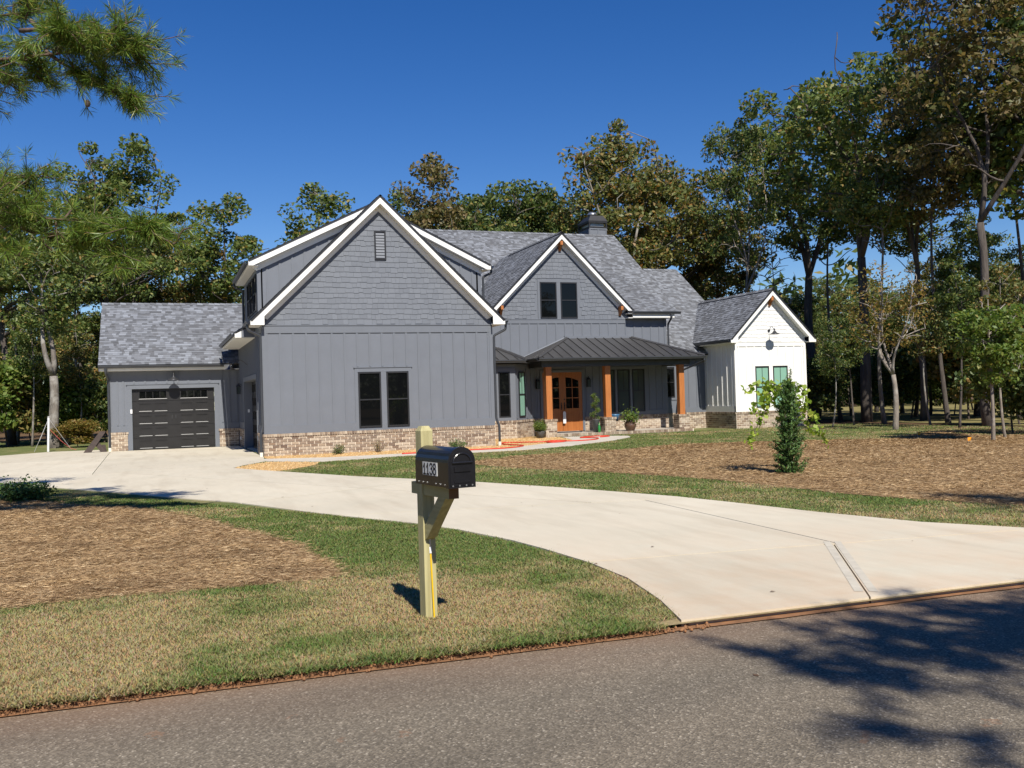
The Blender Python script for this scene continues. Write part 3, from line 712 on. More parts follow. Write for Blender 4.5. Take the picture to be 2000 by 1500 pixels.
downspout([(-.38, 6.1, 5.98), (-.38, 6.1, 5.86), (-.07, 6.05, 5.70), (-.07, 6.05, 4.35), (-.45, 5.6, 4.10)], boot=False)
for y0 in (1.55, 2.75, 3.95):
    window(house, (0, y0 + .85, 0), ULW, XL, 0, .85, 4.55, 5.75)
# lower skirt roof over the wide door
roof('skirt_roof', (-.66, 2.4, 3.90), (0, 1, 0), unit(1, 0, .5), rect(0, 7.5, 0, .76), th=.05)
hp('skirt_soffit', 'white_trim', MB().box(-.63, -.002, 2.44, GY - .4, 3.72, 3.745))
hp('fascia', 'white_trim', MB().box(-.66, -.63, 2.42, GY - .4, 3.73, 3.87))
hp('rake_board', 'white_trim', MB().prism([(-.66, 2.40, 3.73), (-.45, 2.40, 3.73), (-.45, 2.40, 3.97), (-.66, 2.40, 3.87)], (0, .03, 0)))
hp('skirt_end', 'siding_trim', MB().prism([(-.45, 2.405, 3.745), (-.0, 2.405, 3.745), (-.0, 2.405, 4.17), (-.45, 2.405, 3.955)], (0, .03, 0)))
gutter(0, (-.675, 2.40, 3.89), (-.675, GY - .55, 3.89), (-1, 0, 0))

# single garage, set back on the left ------------------------------------------------------
gw = hp('garage_wall', 'siding', MB().box(-4.95, -4.10, GY, GY + .15, BASE + .02, 3.12).box(-.98, .02, GY, GY + .15, BASE + .02, 3.12).box(-4.10, -.98, GY, GY + .15, 2.22, 3.12).box(-4.95, -4.80, GY + .15, GY + 7.4, BASE + .02, 3.12))
PG = (0, GY, 0)
batten_run(gw, PG, XF, YF, [-4.62, -4.40, -.68, -.40, -.12], .8, 3.0)
batten_run(gw, PG, XF, YF, [-4.0 + .406 * i for i in range(8)], 2.42, 3.0)
board(gw, 'corner_board', PG, XF, YF, -4.975, -4.86, ZC, 3.0, .026)
board(gw, 'door_casing', PG, XF, YF, -4.26, -4.09, -.25, 2.22, .032); board(gw, 'door_casing', PG, XF, YF, -.99, -.83, -.25, 2.22, .032)
board(gw, 'door_casing', PG, XF, YF, -4.26, -.83, 2.22, 2.38, .034); board(gw, 'drip_cap', PG, XF, YF, -4.30, -.79, 2.382, 2.41, .055)
board(gw, 'skirt_board', PG, XF, YF, -4.86, -4.26, ZC, .78, .027); board(gw, 'skirt_board', PG, XF, YF, -.83, -.03, ZC, .78, .027)
garage_door((-4.09, GY + .10, 0), XF, YF, 3.10, -.21, 2.22, 'single_garage_door')
hp('garage_floor', 'concrete', MB().box(-4.09, -.99, GY + .01, GY + .4, -.4, -.215))
hp('door_sensor', 'plastic_white', MB().box(-4.155, -4.085, GY - .065, GY - .034, 1.26, 1.42))
GS = .70
vg = unit(0, 1, GS); EZ = 3.16
roof('garage_roof', (-5.27, GY - .42, EZ), (1, 0, 0), vg, rect(0, 5.75, 0, 3.97 * math.sqrt(1 + GS * GS)), th=.06)
rz_ = EZ + GS * 3.97
roof('garage_roof', (-5.27, GY - .42 + 7.94, EZ), (1, 0, 0), unit(0, -1, GS), rect(0, 5.75, 0, 3.97 * math.sqrt(1 + GS * GS)), th=.06, tabs=False)
rc = MB(); yr = GY - .42 + 3.97
for i in range(24): x = -5.27 + i * .24; rc.add([(x, yr - .13, rz_ - .06 + .012), (x + .23, yr - .13, rz_ - .06), (x + .23, yr, rz_ + .03), (x, yr, rz_ + .045), (x + .23, yr + .13, rz_ - .06), (x, yr + .13, rz_ - .06 + .012)], [(0, 1, 2, 3), (3, 2, 4, 5)])
tag(rc.build('ridge_caps', 'shingle', house), kind='stuff')
hp('fascia', 'white_trim', MB().box(-5.22, -.3, GY - .40, GY - .37, 2.95, 3.12))
hp('soffit', 'white_trim', MB().box(-5.2, -.02, GY - .37, GY - .002, 2.93, 2.955))
hp('rake_board', 'white_trim', MB().prism([(-5.25, GY - .40, EZ - .04), (-5.25, yr, rz_ - .04), (-5.25, yr, rz_ - .26), (-5.25, GY - .10, EZ - .05), (-5.25, GY - .1, 2.93), (-5.25, GY - .4, 2.93)], (.035, 0, 0)))
hp('garage_gable', 'siding', MB().prism([(-4.95, GY + .1, 3.1), (-4.95, yr, rz_ - .15), (-4.95, yr + 3.6, 3.1)], (.12, 0, 0)))
gutter(0, (-5.27, GY - .43, EZ - .02), (-.62, GY - .43, EZ - .02), (0, -1, 0))
downspout([(-5.0, GY - .48, 3.05), (-5.0, GY - .48, 2.85), (-4.93, GY - .07, 2.62), (-4.93, GY - .07, -.08)], .05)

# main block ------------------------------------------------------------------------------
MS = .71; ME, MEZ = 6.9, 3.15
def mz(y): return MEZ + MS * (y - ME)
vm = unit(0, 1, MS); k1 = math.sqrt(1 + MS * MS)
YR1, YR2 = 16.7, 13.5
roof('main_roof', (7.2, ME, MEZ), (1, 0, 0), vm, rect(0, 20.5 - 7.2, 0, (YR1 - ME) * k1), th=.08)
roof('main_roof', (20.5, ME, MEZ), (1, 0, 0), vm, rect(.001, 2.0, 0, (YR2 - ME) * k1), th=.08)
roof('main_roof', (7.2, 2 * YR1 - ME, MEZ), (1, 0, 0), unit(0, -1, MS), rect(0, 20.5 - 7.2, 0, (YR1 - ME) * k1), th=.08, tabs=False)
roof('main_roof', (20.5, 2 * YR2 - ME, MEZ), (1, 0, 0), unit(0, -1, MS), rect(.001, 2.0, 0, (YR2 - ME) * k1), th=.08, tabs=False)
rc = MB()
for (x0, x1, y_, z_) in ((7.2, 20.5, YR1, mz(YR1)), (20.52, 22.5, YR2, mz(YR2)), (-.2, .0, 0, 0)):
    n = int((x1 - x0) / .24)
    for i in range(n if y_ else 0): x = x0 + i * .24; rc.add([(x, y_ - .14, z_ - .06), (x + .235, y_ - .14, z_ - .07), (x + .235, y_, z_ + .035), (x, y_, z_ + .05), (x + .235, y_ + .14, z_ - .07), (x, y_ + .14, z_ - .06)], [(0, 1, 2, 3), (3, 2, 4, 5)])
tag(rc.build('ridge_caps', 'shingle', house), kind='stuff')
hp('end_gable', 'siding', MB().prism([(20.2, ME + .4, 3.0), (20.2, YR1, mz(YR1) - .2), (20.2, 2 * YR1 - ME - .4, 3.0)], (.1, 0, 0)))
hp('end_gable', 'siding', MB().prism([(22.2, ME + .4, 3.0), (22.2, YR2, mz(YR2) - .2), (22.2, 2 * YR2 - ME - .4, 3.0)], (.1, 0, 0)))
hp('back_wall', 'siding', MB().box(.2, 22.0, 25.5, 25.7, BASE, 3.2).box(-.05, .1, GY + .5, 25.5, BASE, 3.2).box(22.1, 22.2, 8, 20, BASE, 3.1))
# upper gable over the porch
UP, UX, UZ = 6.5, 12.90, 8.30
US = 1.0; UL, UR = 9.62, 16.18
uez = UZ - US * (UX - UL)
def uz(x): return UZ - US * abs(x - UX)
uw = hp('upper_gable_wall', 'siding', MB().prism([(8.0, UP, 2.9), (17.86, UP, 2.9), (17.86, UP, 4.80), (16.0, UP, 4.82), (UX, UP, UZ - .26), (UL + .2, UP, uz(UL + .2) - .26), (8.0, UP, 4.7)], (0, .15, 0)))
PU = (0, UP, 0)
batten_run(uw, PU, XF, YF, [9.0 + .406 * i for i in range(22)], 3.0, 4.50)
board(uw, 'frieze_board', PU, XF, YF, 8.2, 16.2, 4.50, 4.66, .028); board(uw, 'drip_cap', PU, XF, YF, 8.2, 16.15, 4.662, 4.69, .042)
board(uw, 'corner_board', PU, XF, YF, 17.76, 17.88, 3.0, 4.80, .027)
for (a, b_) in ((11.86, 11.96), (12.72, 12.89), (13.66, 13.76)): board(uw, 'window_casing', PU, XF, YF, a, b_, 4.69, 6.24, .03)
board(uw, 'window_casing', PU, XF, YF, 11.86, 13.76, 6.24, 6.36, .032)
for (a, b_) in ((11.97, 12.71), (12.90, 13.65)): window(house, PU, XF, YF, a, b_, 4.73, 6.23)
shakes(uw, UL + .2, 2 * UX - UL - .2, UP, 4.70, lambda x: uz(x) - .24, 'shake_grey', False, lambda a, b_, c, d: b_ > 11.86 and a < 13.76 and c < 6.36)
vu = unit(1, 0, US)
roof('gable_roof', (UL, UP - .36, uez), (0, 1, 0), vu, rect(0, 7.6, 0, (UX - UL) * math.sqrt(2)), th=.06)
roof('gable_roof', (UR, UP - .36, uez), (0, 1, 0), unit(-1, 0, US), rect(0, 7.6, 0, (UX - UL) * math.sqrt(2)), th=.06, tabs=False)
rake_set(UL, UR, uez, US, UP - .34, UP, .30, .13, bdepth=.25)
for i in range(30): pass
# cedar brackets under the rakes
def bracket(x, z, y0, y1, parent=house):
    o = MB().box(x - .055, x + .055, y0, y1, z - .10, z + .06).build('bracket', 'cedar', parent)
    MB().prism([(x - .045, y0 + .05, z - .10), (x - .045, y1, z - .10), (x - .045, y1, z - .34), (x - .045, y1 - .06, z - .34)], (.09, 0, 0)).build('brace', 'cedar', o)
for bx in (UX, UX - 2.72, UX + 2.72): bracket(bx, uz(bx) - .42, UP - .31, UP - .02)
# level eave right of the gable
roof('shed_roof', (UR - .3, 6.1, 4.99), (1, 0, 0), unit(0, 1, .40), rect(0, 2.45, 0, 6.4 * math.sqrt(1.16)), th=.06)
hp('fascia', 'white_trim', MB().box(UR - .1, 18.1, 6.12, 6.15, 4.72, 4.95)); hp('soffit', 'white_trim', MB().box(UR - .3, 17.95, 6.15, UP - .002, 4.70, 4.725))
gutter(0, (UR - .12, 6.10, 4.98), (18.36, 6.10, 4.98), (0, -1, 0))
downspout([(17.92, 6.05, 4.88), (17.92, 6.05, 4.72), (17.93, 6.42, 4.45), (17.93, 6.42, 3.4)], boot=False)
hp('shed_cheek', 'siding', MB().prism([(17.72, 6.52, 3.0), (17.72, 12.3, 6.9), (17.72, 12.3, 7.4), (17.72, 6.52, 4.95)], (.14, 0, 0)))
# ground floor walls behind the porch
pw = hp('porch_wall', 'siding', MB().box(11.65, 17.86, UP, UP + .15, BASE + .03, 2.95).box(17.72, 17.86, UP + .15, 7.3, BASE + .03, 3.1))
batten_run(pw, PU, XF, YF, [11.75, 13.98, 14.30, 14.62, 14.94, 16.98, 17.32, 17.62], .74, 2.86)
board(pw, 'skirt_board', PU, XF, YF, 13.9, 17.84, ZC, .74, .026)
rw = hp('right_wall', 'siding', MB().box(17.86, 20.3, 7.25, 7.4, BASE + .03, 3.2)); PR = (0, 7.25, 0)
batten_run(rw, PR, XF, YF, [18.2, 18.95, 19.36, 19.77], .76, 3.0); board(rw, 'skirt_board', PR, XF, YF, 17.88, 20.18, ZC, .76, .026)
board(rw, 'window_casing', PR, XF, YF, 18.62, 18.74, 1.22, 2.6, .03); board(rw, 'window_casing', PR, XF, YF, 17.95, 18.74, 1.12, 1.22, .03); board(rw, 'window_casing', PR, XF, YF, 17.9, 18.74, 2.6, 2.7, .03)
window(house, PR, XF, YF, 17.98, 18.62, 1.24, 2.58)
hp('fascia', 'gutter_dark', MB().box(17.9, 20.0, ME - .02, ME + .02, 2.98, 3.13))
# triple window
for (a, b_) in ((14.72, 15.30), (15.42, 16.00), (16.14, 16.72)): window(house, PU, XF, YF, a, b_, .68, 2.50, 'glass_blind', True, 2)
for (a, b_) in ((14.60, 14.71), (15.31, 15.41), (16.02, 16.12), (16.73, 16.84)): board(pw, 'window_casing', PU, XF, YF, a, b_, .74, 2.52, .03)
board(pw, 'window_casing', PU, XF, YF, 14.60, 16.84, 2.52, 2.64, .032)
# double front door
DX0, DX1, DZ0, DZ1 = 11.95, 13.74, -.03, 2.44
dr = hp('front_door', 'siding_trim', MB().box(DX0 - .1, DX0, UP - .06, UP + .02, DZ0, DZ1 + .1).box(DX1, DX1 + .1, UP - .06, UP + .02, DZ0, DZ1 + .1).box(DX0, DX1, UP - .06, UP + .02, DZ1, DZ1 + .1))
mid = (DX0 + DX1) / 2
for k, (a, b_) in enumerate(((DX0, mid - .004), (mid + .004, DX1))):
    w = b_ - a; mb = MB(); y0, y1 = UP - .035, UP - .004
    st_ = .15; zb, zt = .92, DZ1 - .20
    mb.box(a, a + st_, y0, y1, DZ0, DZ1).box(b_ - st_, b_, y0, y1, DZ0, DZ1).box(a + st_, b_ - st_, y0, y1, DZ0, DZ0 + .36).box(a + st_, b_ - st_, y0, y1, .72, zb)
    mb.box(a + st_, b_ - st_, y0 + .016, y1, DZ0 + .36, .72).box(a + st_ + .06, b_ - st_ - .06, y0 + .004, y1, DZ0 + .42, .66)
    # arched head rail: an arch that climbs towards the meeting stiles
    n = 8; pts = []
    for i in range(n + 1):
        t = i / n; tt = t if k == 0 else 1 - t
        pts.append((a + st_ + (w - 2 * st_) * t, y0, zt - .16 + .15 * math.sin(tt * math.pi / 2)))
    mb.prism(pts + [(b_ - st_, y0, DZ1), (a + st_, y0, DZ1)], (0, y1 - y0, 0))
    leaf = mb.build('door_leaf', 'door_wood', dr)
    MB().box(a + st_, b_ - st_, UP - .018, UP - .010, zb, zt + .05).build('door_pane', 'glass_blind' if 0 else 'glass_dark', dr)
    for t in (1 / 3, 2 / 3):
        z = zb + (zt - zb) * t; MB().box(a + st_, b_ - st_, y0 + .004, y1, z - .014, z + .014).build('muntin', 'door_wood', dr)
    x = (a + b_) / 2; MB().box(x - .013, x + .013, y0 + .006, y1, zb, zt).build('muntin', 'door_wood', dr)
    hx = b_ - .07 if k == 0 else a + .07
    MB().box(hx - .02, hx + .02, y0 - .012, y0, .86, 1.18).tube([(hx, y0 - .01, 1.10), (hx, y0 - .06, 1.08), (hx, y0 - .06, .93), (hx, y0 - .01, .90)], .011, 6).build('handle', 'black_metal', dr)
    if k: MB().box(hx - .025, hx + .025, y0 - .022, y0, 1.27, 1.33).build('deadbolt', 'black_metal', dr)
hp('threshold', 'porch_floor', MB().box(DX0, DX1, UP - .12, UP, -.09, -.035))
tagc = MB().prism([(12.80, 6.36, .30), (12.93, 6.36, .30), (12.93, 6.36, .74), (12.90, 6.36, .80), (12.83, 6.36, .80), (12.80, 6.36, .74)], (0, .012, 0)).build('door_tag', 'plastic_white'); tag(tagc, 'white paper tag hanging from the front door handle', 'tag')
# porch floor, piers, posts
pf = hp('porch_slab', 'porch_floor', MB().box(11.7, 17.86, 4.52, 6.5, -.30, -.06))
eb = MB(); cap = [(.0, 0)]
n = int((17.9 - 11.7) / .08)
for i in range(n): eb.box(11.7 + i * .08 + .005, 11.7 + (i + 1) * .08 - .005, 4.44, 4.58, -.16, -.055 + rnd.uniform(-.003, .003))
tag(eb.build('brick_edging', 'brick', pf), kind='stuff'); MB().box(11.7, 17.9, 4.46, 4.57, -.3, -.07).build('edging_bed', 'mortar', pf)
for px in (11.25, 13.84, 17.25):
    pr_ = hp('pier', 'mortar', MB().box(px + .012, px + .488, 4.512, 4.988, -.33, ZC - .01)); q = MB()
    for (P_, U_, N_) in (((px, 4.51, 0), XF, YF), ((px + .01, 5.0, 0), V3((0, -1, 0)), XL), ((px + .49, 4.5, 0), V3((0, 1, 0)), V3((1, 0, 0)))):
        brick_face(q, P_, U_, N_, .5, -.25, ZC - .085); cap_face(q, V3(P_) - V3(U_) * .02, U_, N_, .54, out=.03)
    tag(q.build('bricks', 'brick', pr_), kind='stuff')
    hp('porch_post', 'cedar', MB().box(px + .13, px + .37, 4.63, 4.87, ZC, 2.74))
hp('porch_beam', 'gutter_dark', MB().box(11.2, 17.9, 4.60, 4.90, 2.62, 2.86).box(11.2, 11.5, 4.9, 6.5, 2.62, 2.86).box(17.6, 17.9, 4.9, 6.5, 2.62, 2.86))
hp('porch_ceiling', 'siding_trim', MB().box(11.1, 18.1, 4.35, 6.5, 2.862, 2.885))
# standing seam roofs
def metal_roof(corners, seam_dir, along, spacing, name, off=0.2):
    """planar polygon of 3d corners; seams run along seam_dir, spread along 'along'"""
    C = [V3(c) for c in corners]; S = unit(*seam_dir); A = unit(*along); A = A - S * np.dot(A, S); A /= np.linalg.norm(A); Nn = np.cross(A, S); Nn = Nn if Nn[2] > 0 else -Nn
    O = C[0]; P2 = [(np.dot(c - O, A), np.dot(c - O, S)) for c in C]
    a0 = min(p[0] for p in P2); a1 = max(p[0] for p in P2)
    r = hp(name, 'gutter_dark', MB().prism(C, -Nn * .04)); t = a0 - off; edges = []
    while t < a1: edges.append(t); t += spacing
    edges.append(t)
    for i in range(len(edges) - 1):
        poly = clip(clip(P2, -1, 0, -(edges[i] + .002)), 1, 0, edges[i + 1] - .002)
        if len(poly) >= 3: MB().prism([O + A * p[0] + S * p[1] + Nn * .003 for p in poly], Nn * .006).build('roof_panel', 'standing_seam', r)
        if i:
            q = clip(clip(P2, -1, 0, -(edges[i] - .012)), 1, 0, edges[i] + .012)
            if len(q) >= 3 and max(p[1] for p in q) - min(p[1] for p in q) > .1: MB().prism([O + A * p[0] + S * p[1] + Nn * .008 for p in q], Nn * .034).build('seam', 'standing_seam', r)
    return r
E0, E1, T0, T1 = (10.90, 4.15, 2.96), (18.35, 4.15, 2.96), (13.13, 6.48, 3.88), (16.09, 6.48, 3.88)
metal_roof([E0, E1, T1, T0], (0, 2.33, .92), (1, 0, 0), .41, 'porch_roof')
metal_roof([(10.90, 4.15, 2.96), T0, (10.90, 6.48, 2.96)], (2.23, 0, .92), (0, 1, 0), .41, 'porch_roof')
metal_roof([E1, (18.35, 6.48, 2.96), T1], (-2.26, 0, .92), (0, 1, 0), .41, 'porch_roof')
def capstrip(a, b_, w=.07): hp('hip_cap', 'standing_seam', MB().tube([V3(a) + V3((0, 0, .02)), V3(b_) + V3((0, 0, .02))], w, 4))
capstrip(E0, T0, .06); capstrip(E1, T1, .06)
hp('flashing', 'siding_trim', MB().box(13.0, 16.2, 6.42, 6.50, 3.86, 3.97))
for a, b_ in (((10.9, 6.47, 2.98), (13.13, 6.47, 3.93)), ((18.35, 6.47, 2.98), (16.09, 6.47, 3.93))): hp('flashing', 'siding_trim', MB().tube([a, b_], .045, 4))
gutter(0, (10.88, 4.14, 2.96), (18.37, 4.14, 2.96), (0, -1, 0)); gutter(0, (10.89, 6.4, 2.96), (10.89, 4.06, 2.96), (-1, 0, 0))
hp('eave_board', 'gutter_dark', MB().box(10.92, 18.33, 4.16, 4.20, 2.84, 2.945).box(10.92, 10.96, 4.2, 6.48, 2.84, 2.945).box(18.29, 18.33, 4.2, 6.48, 2.84, 2.945))
downspout([(18.30, 4.10, 2.86), (18.30, 4.10, 2.74), (19.0, 7.12, 2.45), (19.0, 7.12, .75), (19.02, 7.05, .5), (19.02, 7.05, -.08)])
# bay
by = hp('bay_wall', 'siding', MB().prism([(WW, BAYY, BASE + .02), (10.25, BAYY, BASE + .02), (11.65, 6.5, BASE + .02), (11.65, 6.7, BASE + .02), (WW, 6.7, BASE + .02)], (0, 0, 3.1)))
PB = (0, BAYY, 0)
board(by, 'window_casing', PB, XF, YF, 9.30, 9.52, ZC, 2.62, .03); board(by, 'window_casing', PB, XF, YF, 10.02, 10.24, ZC, 2.62, .03); board(by, 'window_casing', PB, XF, YF, 9.52, 10.02, 2.48, 2.62, .03); board(by, 'window_casing', PB, XF, YF, 9.52, 10.02, ZC, .66, .03)
window(house, PB, XF, YF, 9.53, 10.01, .67, 2.47)
UA, NA = V3((S2, S2, 0)), V3((S2, -S2, 0)); PA = (10.25, BAYY, 0)
window(house, PA, UA, NA, .28, .86, .67, 2.47, 'glass_green', True, 2)
batten_run(by, PA, UA, NA, [.08, 1.05, 1.5], .6, 2.6)
window(house, PB, XF, YF, 8.2, 8.7, .67, 2.47)
metal_roof([(7.6, 4.75, 2.93), (10.55, 4.75, 2.93), (9.9, 6.48, 3.50), (7.6, 6.48, 3.50)], (0, 1.73, .57), (1, 0, 0), .41, 'bay_roof')
metal_roof([(10.55, 4.75, 2.93), (11.2, 5.6, 2.93), (11.0, 6.48, 3.05), (9.9, 6.48, 3.50)], (-1, .6, .5), (.6, 1, 0), .41, 'bay_roof')
capstrip((10.55, 4.75, 2.93), (9.9, 6.48, 3.50), .05)
gutter(0, (7.66, 4.74, 2.93), (10.56, 4.74, 2.93), (0, -1, 0))
hp('flashing', 'siding_trim', MB().tube([(9.9, 6.47, 3.55), (11.05, 6.47, 3.06)], .045, 4).tube([(9.9, 6.47, 3.55), (8.0, 6.47, 3.56)], .045, 4))
hp('bay_soffit', 'siding_trim', MB().prism([(7.6, 4.78, 2.82), (10.5, 4.78, 2.82), (11.15, 5.6, 2.82), (11.15, 6.5, 2.82), (7.6, 6.5, 2.82)], (0, 0, .02)))
hp('eave_board', 'gutter_dark', MB().box(7.6, 10.5, 4.76, 4.79, 2.80, 2.92))

# white end wing ----------------------------------------------------------------------------
WX0, WX1, WY = 20.2, 23.82, 4.77
WXM = (WX0 + WX1) / 2; wez = 3.66; WSL = 1.0
whw = WXM - (WX0 - .36); wzp = wez + WSL * whw
def wz(x): return wzp - WSL * abs(x - WXM)
ww = hp('white_gable_wall', 'white_siding', MB().prism([(WX0, WY, BASE + .02), (WX1, WY, BASE + .02), (WX1, WY, wz(WX1) - .25), (WXM, WY, wzp - .25), (WX0, WY, wz(WX0) - .25)], (0, .15, 0)))
PW = (0, WY, 0)
batten_run(ww, PW, XF, YF, [20.78 + .406 * i for i in range(-1, 8)], lambda u: .80 if not 21.05 < u < 23.0 else 2.6, 3.35, 'white_trim')
board(ww, 'corner_board', PW, XF, YF, WX0 - .022, WX0 + .10, ZC, 3.6, .027, 'white_trim'); board(ww, 'corner_board', PW, XF, YF, WX1 - .10, WX1 + .022, ZC, 3.6, .027, 'white_trim')
board(ww, 'frieze_board', PW, XF, YF, WX0 + .1, WX1 - .1, 3.35, 3.52, .03, 'white_trim'); board(ww, 'drip_cap', PW, XF, YF, WX0, WX1, 3.522, 3.55, .045, 'white_trim')
board(ww, 'skirt_board', PW, XF, YF, WX0 + .1, 21.07, ZC, .80, .026, 'white_trim'); board(ww, 'skirt_board', PW, XF, YF, 22.98, WX1 - .1, ZC, .80, .026, 'white_trim'); board(ww, 'skirt_board', PW, XF, YF, 21.07, 22.98, ZC, .66, .026, 'white_trim')
for (a, b_) in ((21.07, 21.19), (21.90, 22.09), (22.86, 22.98)): board(ww, 'window_casing', PW, XF, YF, a, b_, .66, 2.49, .03, 'white_trim')
board(ww, 'window_casing', PW, XF, YF, 21.07, 22.98, 2.49, 2.62, .032, 'white_trim')
for (a, b_) in ((21.20, 21.89), (22.10, 22.85)): window(house, PW, XF, YF, a, b_, .70, 2.48, 'glass_green', True, 2)
shakes(ww, WX0 + .02, WX1 - .02, WY, 3.56, lambda x: wz(x) - .23, 'shake_white', False)
wl = hp('white_side_wall', 'white_siding', MB().box(WX0, WX0 + .15, WY + .15, 8.5, BASE + .02, 3.55)); PWL = (WX0, 7.25, 0)
batten_run(wl, PWL, ULW, XL, [.2 + .406 * i for i in range(6)], .80, 3.4, 'white_trim'); board(wl, 'skirt_board', PWL, ULW, XL, 0, 2.46, ZC, .80, .026, 'white_trim')
board(wl, 'corner_board', PWL, ULW, XL, 2.38, 2.502, ZC, 3.5, .026, 'white_trim')
hp('white_side_wall', 'white_siding', MB().box(WX1 - .15, WX1, WY + .15, 12, BASE + .02, 3.55))
roof('white_wing_roof', (WX0 - .36, WY - .34, wez), (0, 1, 0), unit(1, 0, WSL), rect(0, 6.2, 0, whw * math.sqrt(2)), th=.06)
roof('white_wing_roof', (WX1 + .36, WY - .34, wez), (0, 1, 0), unit(-1, 0, WSL), rect(0, 6.2, 0, whw * math.sqrt(2)), th=.06, tabs=False)
rc = MB()
for i in range(25): y = WY - .34 + i * .24; rc.add([(WXM - .13, y, wzp - .06), (WXM - .13, y + .235, wzp - .07), (WXM, y + .235, wzp + .04), (WXM, y, wzp + .055), (WXM + .13, y + .235, wzp - .07), (WXM + .13, y, wzp - .06)], [(0, 1, 2, 3), (3, 2, 4, 5)])
for i in range(27): y = UP - .36 + i * .24; rc.add([(UX - .13, y, UZ - .06), (UX - .13, y + .235, UZ - .07), (UX, y + .235, UZ + .04), (UX, y, UZ + .055), (UX + .13, y + .235, UZ - .07), (UX + .13, y, UZ - .06)], [(0, 1, 2, 3), (3, 2, 4, 5)])
tag(rc.build('ridge_caps', 'shingle', house), kind='stuff')
rake_set(WX0 - .36, WX1 + .36, wez, WSL, WY - .32, WY, .36, .16, bdepth=.25)
hp('fascia', 'white_trim', MB().box(WX0 - .36, WX0 - .33, WY - .3, 7.0, 3.5, 3.64)); hp('soffit', 'white_trim', MB().box(WX0 - .33, WX0 - .002, WY - .28, 7.2, 3.49, 3.515))
gutter(0, (WX0 - .375, WY - .30, 3.64), (WX0 - .375, 7.3, 3.64), (-1, 0, 0))
downspout([(19.78, 7.1, 3.55), (19.78, 7.1, 3.40), (20.05, 7.15, 3.2), (20.05, 7.15, 2.9)], boot=False)
bracket(WXM, wzp - .40, WY - .29, WY - .02)
# chimney
cy = 16.9
ch = hp('chimney', 'siding', MB().box(19.08, 20.12, cy - .1, cy + 1.3, 9.0, 10.52))
batten_run(ch, (19.08, cy - .1, 0), XF, YF, [.04, .52, 1.0], 9.5, 10.45); board(ch, 'chimney_trim', (19.08, cy - .1, 0), XF, YF, 0, 1.04, 10.44, 10.55, .03)
batten_run(ch, (19.08, cy + 1.3, 0), ULW, XL, [.04, .47, .93, 1.36], 9.5, 10.45)
sh_ = MB().box(19.04, 20.16, cy - .14, cy + 1.34, 10.52, 10.60)
for (x, y) in ((19.06, cy - .12), (20.06, cy - .12), (19.06, cy + 1.24), (20.06, cy + 1.24)): sh_.box(x, x + .08, y, y + .08, 10.6, 10.82)
sh_.box(19.04, 20.16, cy - .14, cy + 1.34, 10.80, 10.92).prism([(19.04, cy - .14, 10.92), (20.16, cy - .14, 10.92), (19.98, cy - .0, 11.22), (19.22, cy - .0, 11.22)], (0, .0001, 0))
sh_.add([(19.04, cy - .14, 10.92), (20.16, cy - .14, 10.92), (20.16, cy + 1.34, 10.92), (19.04, cy + 1.34, 10.92), (19.3, cy + .15, 11.24), (19.9, cy + .15, 11.24), (19.9, cy + 1.05, 11.24), (19.3, cy + 1.05, 11.24)], [(0, 1, 5, 4), (1, 2, 6, 5), (2, 3, 7, 6), (3, 0, 4, 7), (4, 5, 6, 7)])
sh_.build('chimney_shroud', 'black_metal', ch); MB().box(19.2, 20.0, cy, cy + 1.2, 10.6, 10.8).build('chimney_core', 'galvanized', ch)
MB().lathe([(.24, 0), (.24, .12), (.30, .12), (.30, .17), (.22, .20), (.22, .26), (.05, .30)], (19.6, cy + .6, 11.22), 18).build('flue_cap', 'galvanized', ch, True)

# lamps
def barn_light(P, U, Nn, reach=.42, sc=1.):
    P, Nn = V3(P), V3(Nn); Z = V3((0, 0, 1)); o = MB().tube([P, P + Nn * .03], .06 * sc, 12).build('barn_light', 'lamp_metal', house)
    pts = [P + Nn * .02 + Z * .0]; n = 12
    for i in range(n + 1):
        t = i / n; pts.append(P + Nn * (.04 + (reach - .04) * t) + Z * (.17 * math.sin(math.pi * min(1, t * 1.12)) * sc + .0))
    MB().tube(pts, .012, 6).build('arm', 'lamp_metal', o)
    e = pts[-1]; MB().lathe([(.03, .06), (.035, -.04), (.075, -.07), (.10, -.12), (.20 * sc, -.17), (.215 * sc, -.19), (.205 * sc, -.19), (.09, -.13), (.02, -.10)], tuple(e), 20).build('shade', 'lamp_metal', o, True)
    MB().lathe([(.0, -.16), (.035, -.15), (.03, -.10), (.0, -.09)], tuple(e), 10).build('bulb', 'plastic_white', o, True)
barn_light((-2.53, GY - .0, 2.72), XF, YF, .40); barn_light((0, 5.6, 2.95), ULW, XL, .62); barn_light((21.95, WY - .02, 4.03), XF, YF, .42)
def lantern(P, Nn):
    P, Nn = V3(P), V3(Nn); c = P + Nn * .13; o = MB().ob(P, np.cross(Nn, V3((0, 0, 1))), Nn, -.05, .05, 0, .02, -.02, .22).build('wall_lantern', 'black_metal', house)
    mb = MB(); U = np.cross(Nn, V3((0, 0, 1)))
    for (a, b_) in ((-1, -1), (1, -1), (1, 1), (-1, 1)): mb.ob(c, U, Nn, a * .065 - .008, a * .065 + .008, b_ * .065 - .008, b_ * .065 + .008, -.16, .12)
    mb.ob(c, U, Nn, -.08, .08, -.08, .08, -.18, -.155).ob(c, U, Nn, -.085, .085, -.085, .085, .115, .135).lathe([(.10, .135), (.05, .2), (.012, .22), (.012, .27)], tuple(c), 8).tube([P + V3((0, 0, .18)), c + V3((0, 0, .26))], .01, 6)
    mb.build('cage', 'black_metal', o); MB().ob(c, U, Nn, -.055, .055, -.055, .055, -.15, .11).build('lantern_glass', 'glass_blind', o)
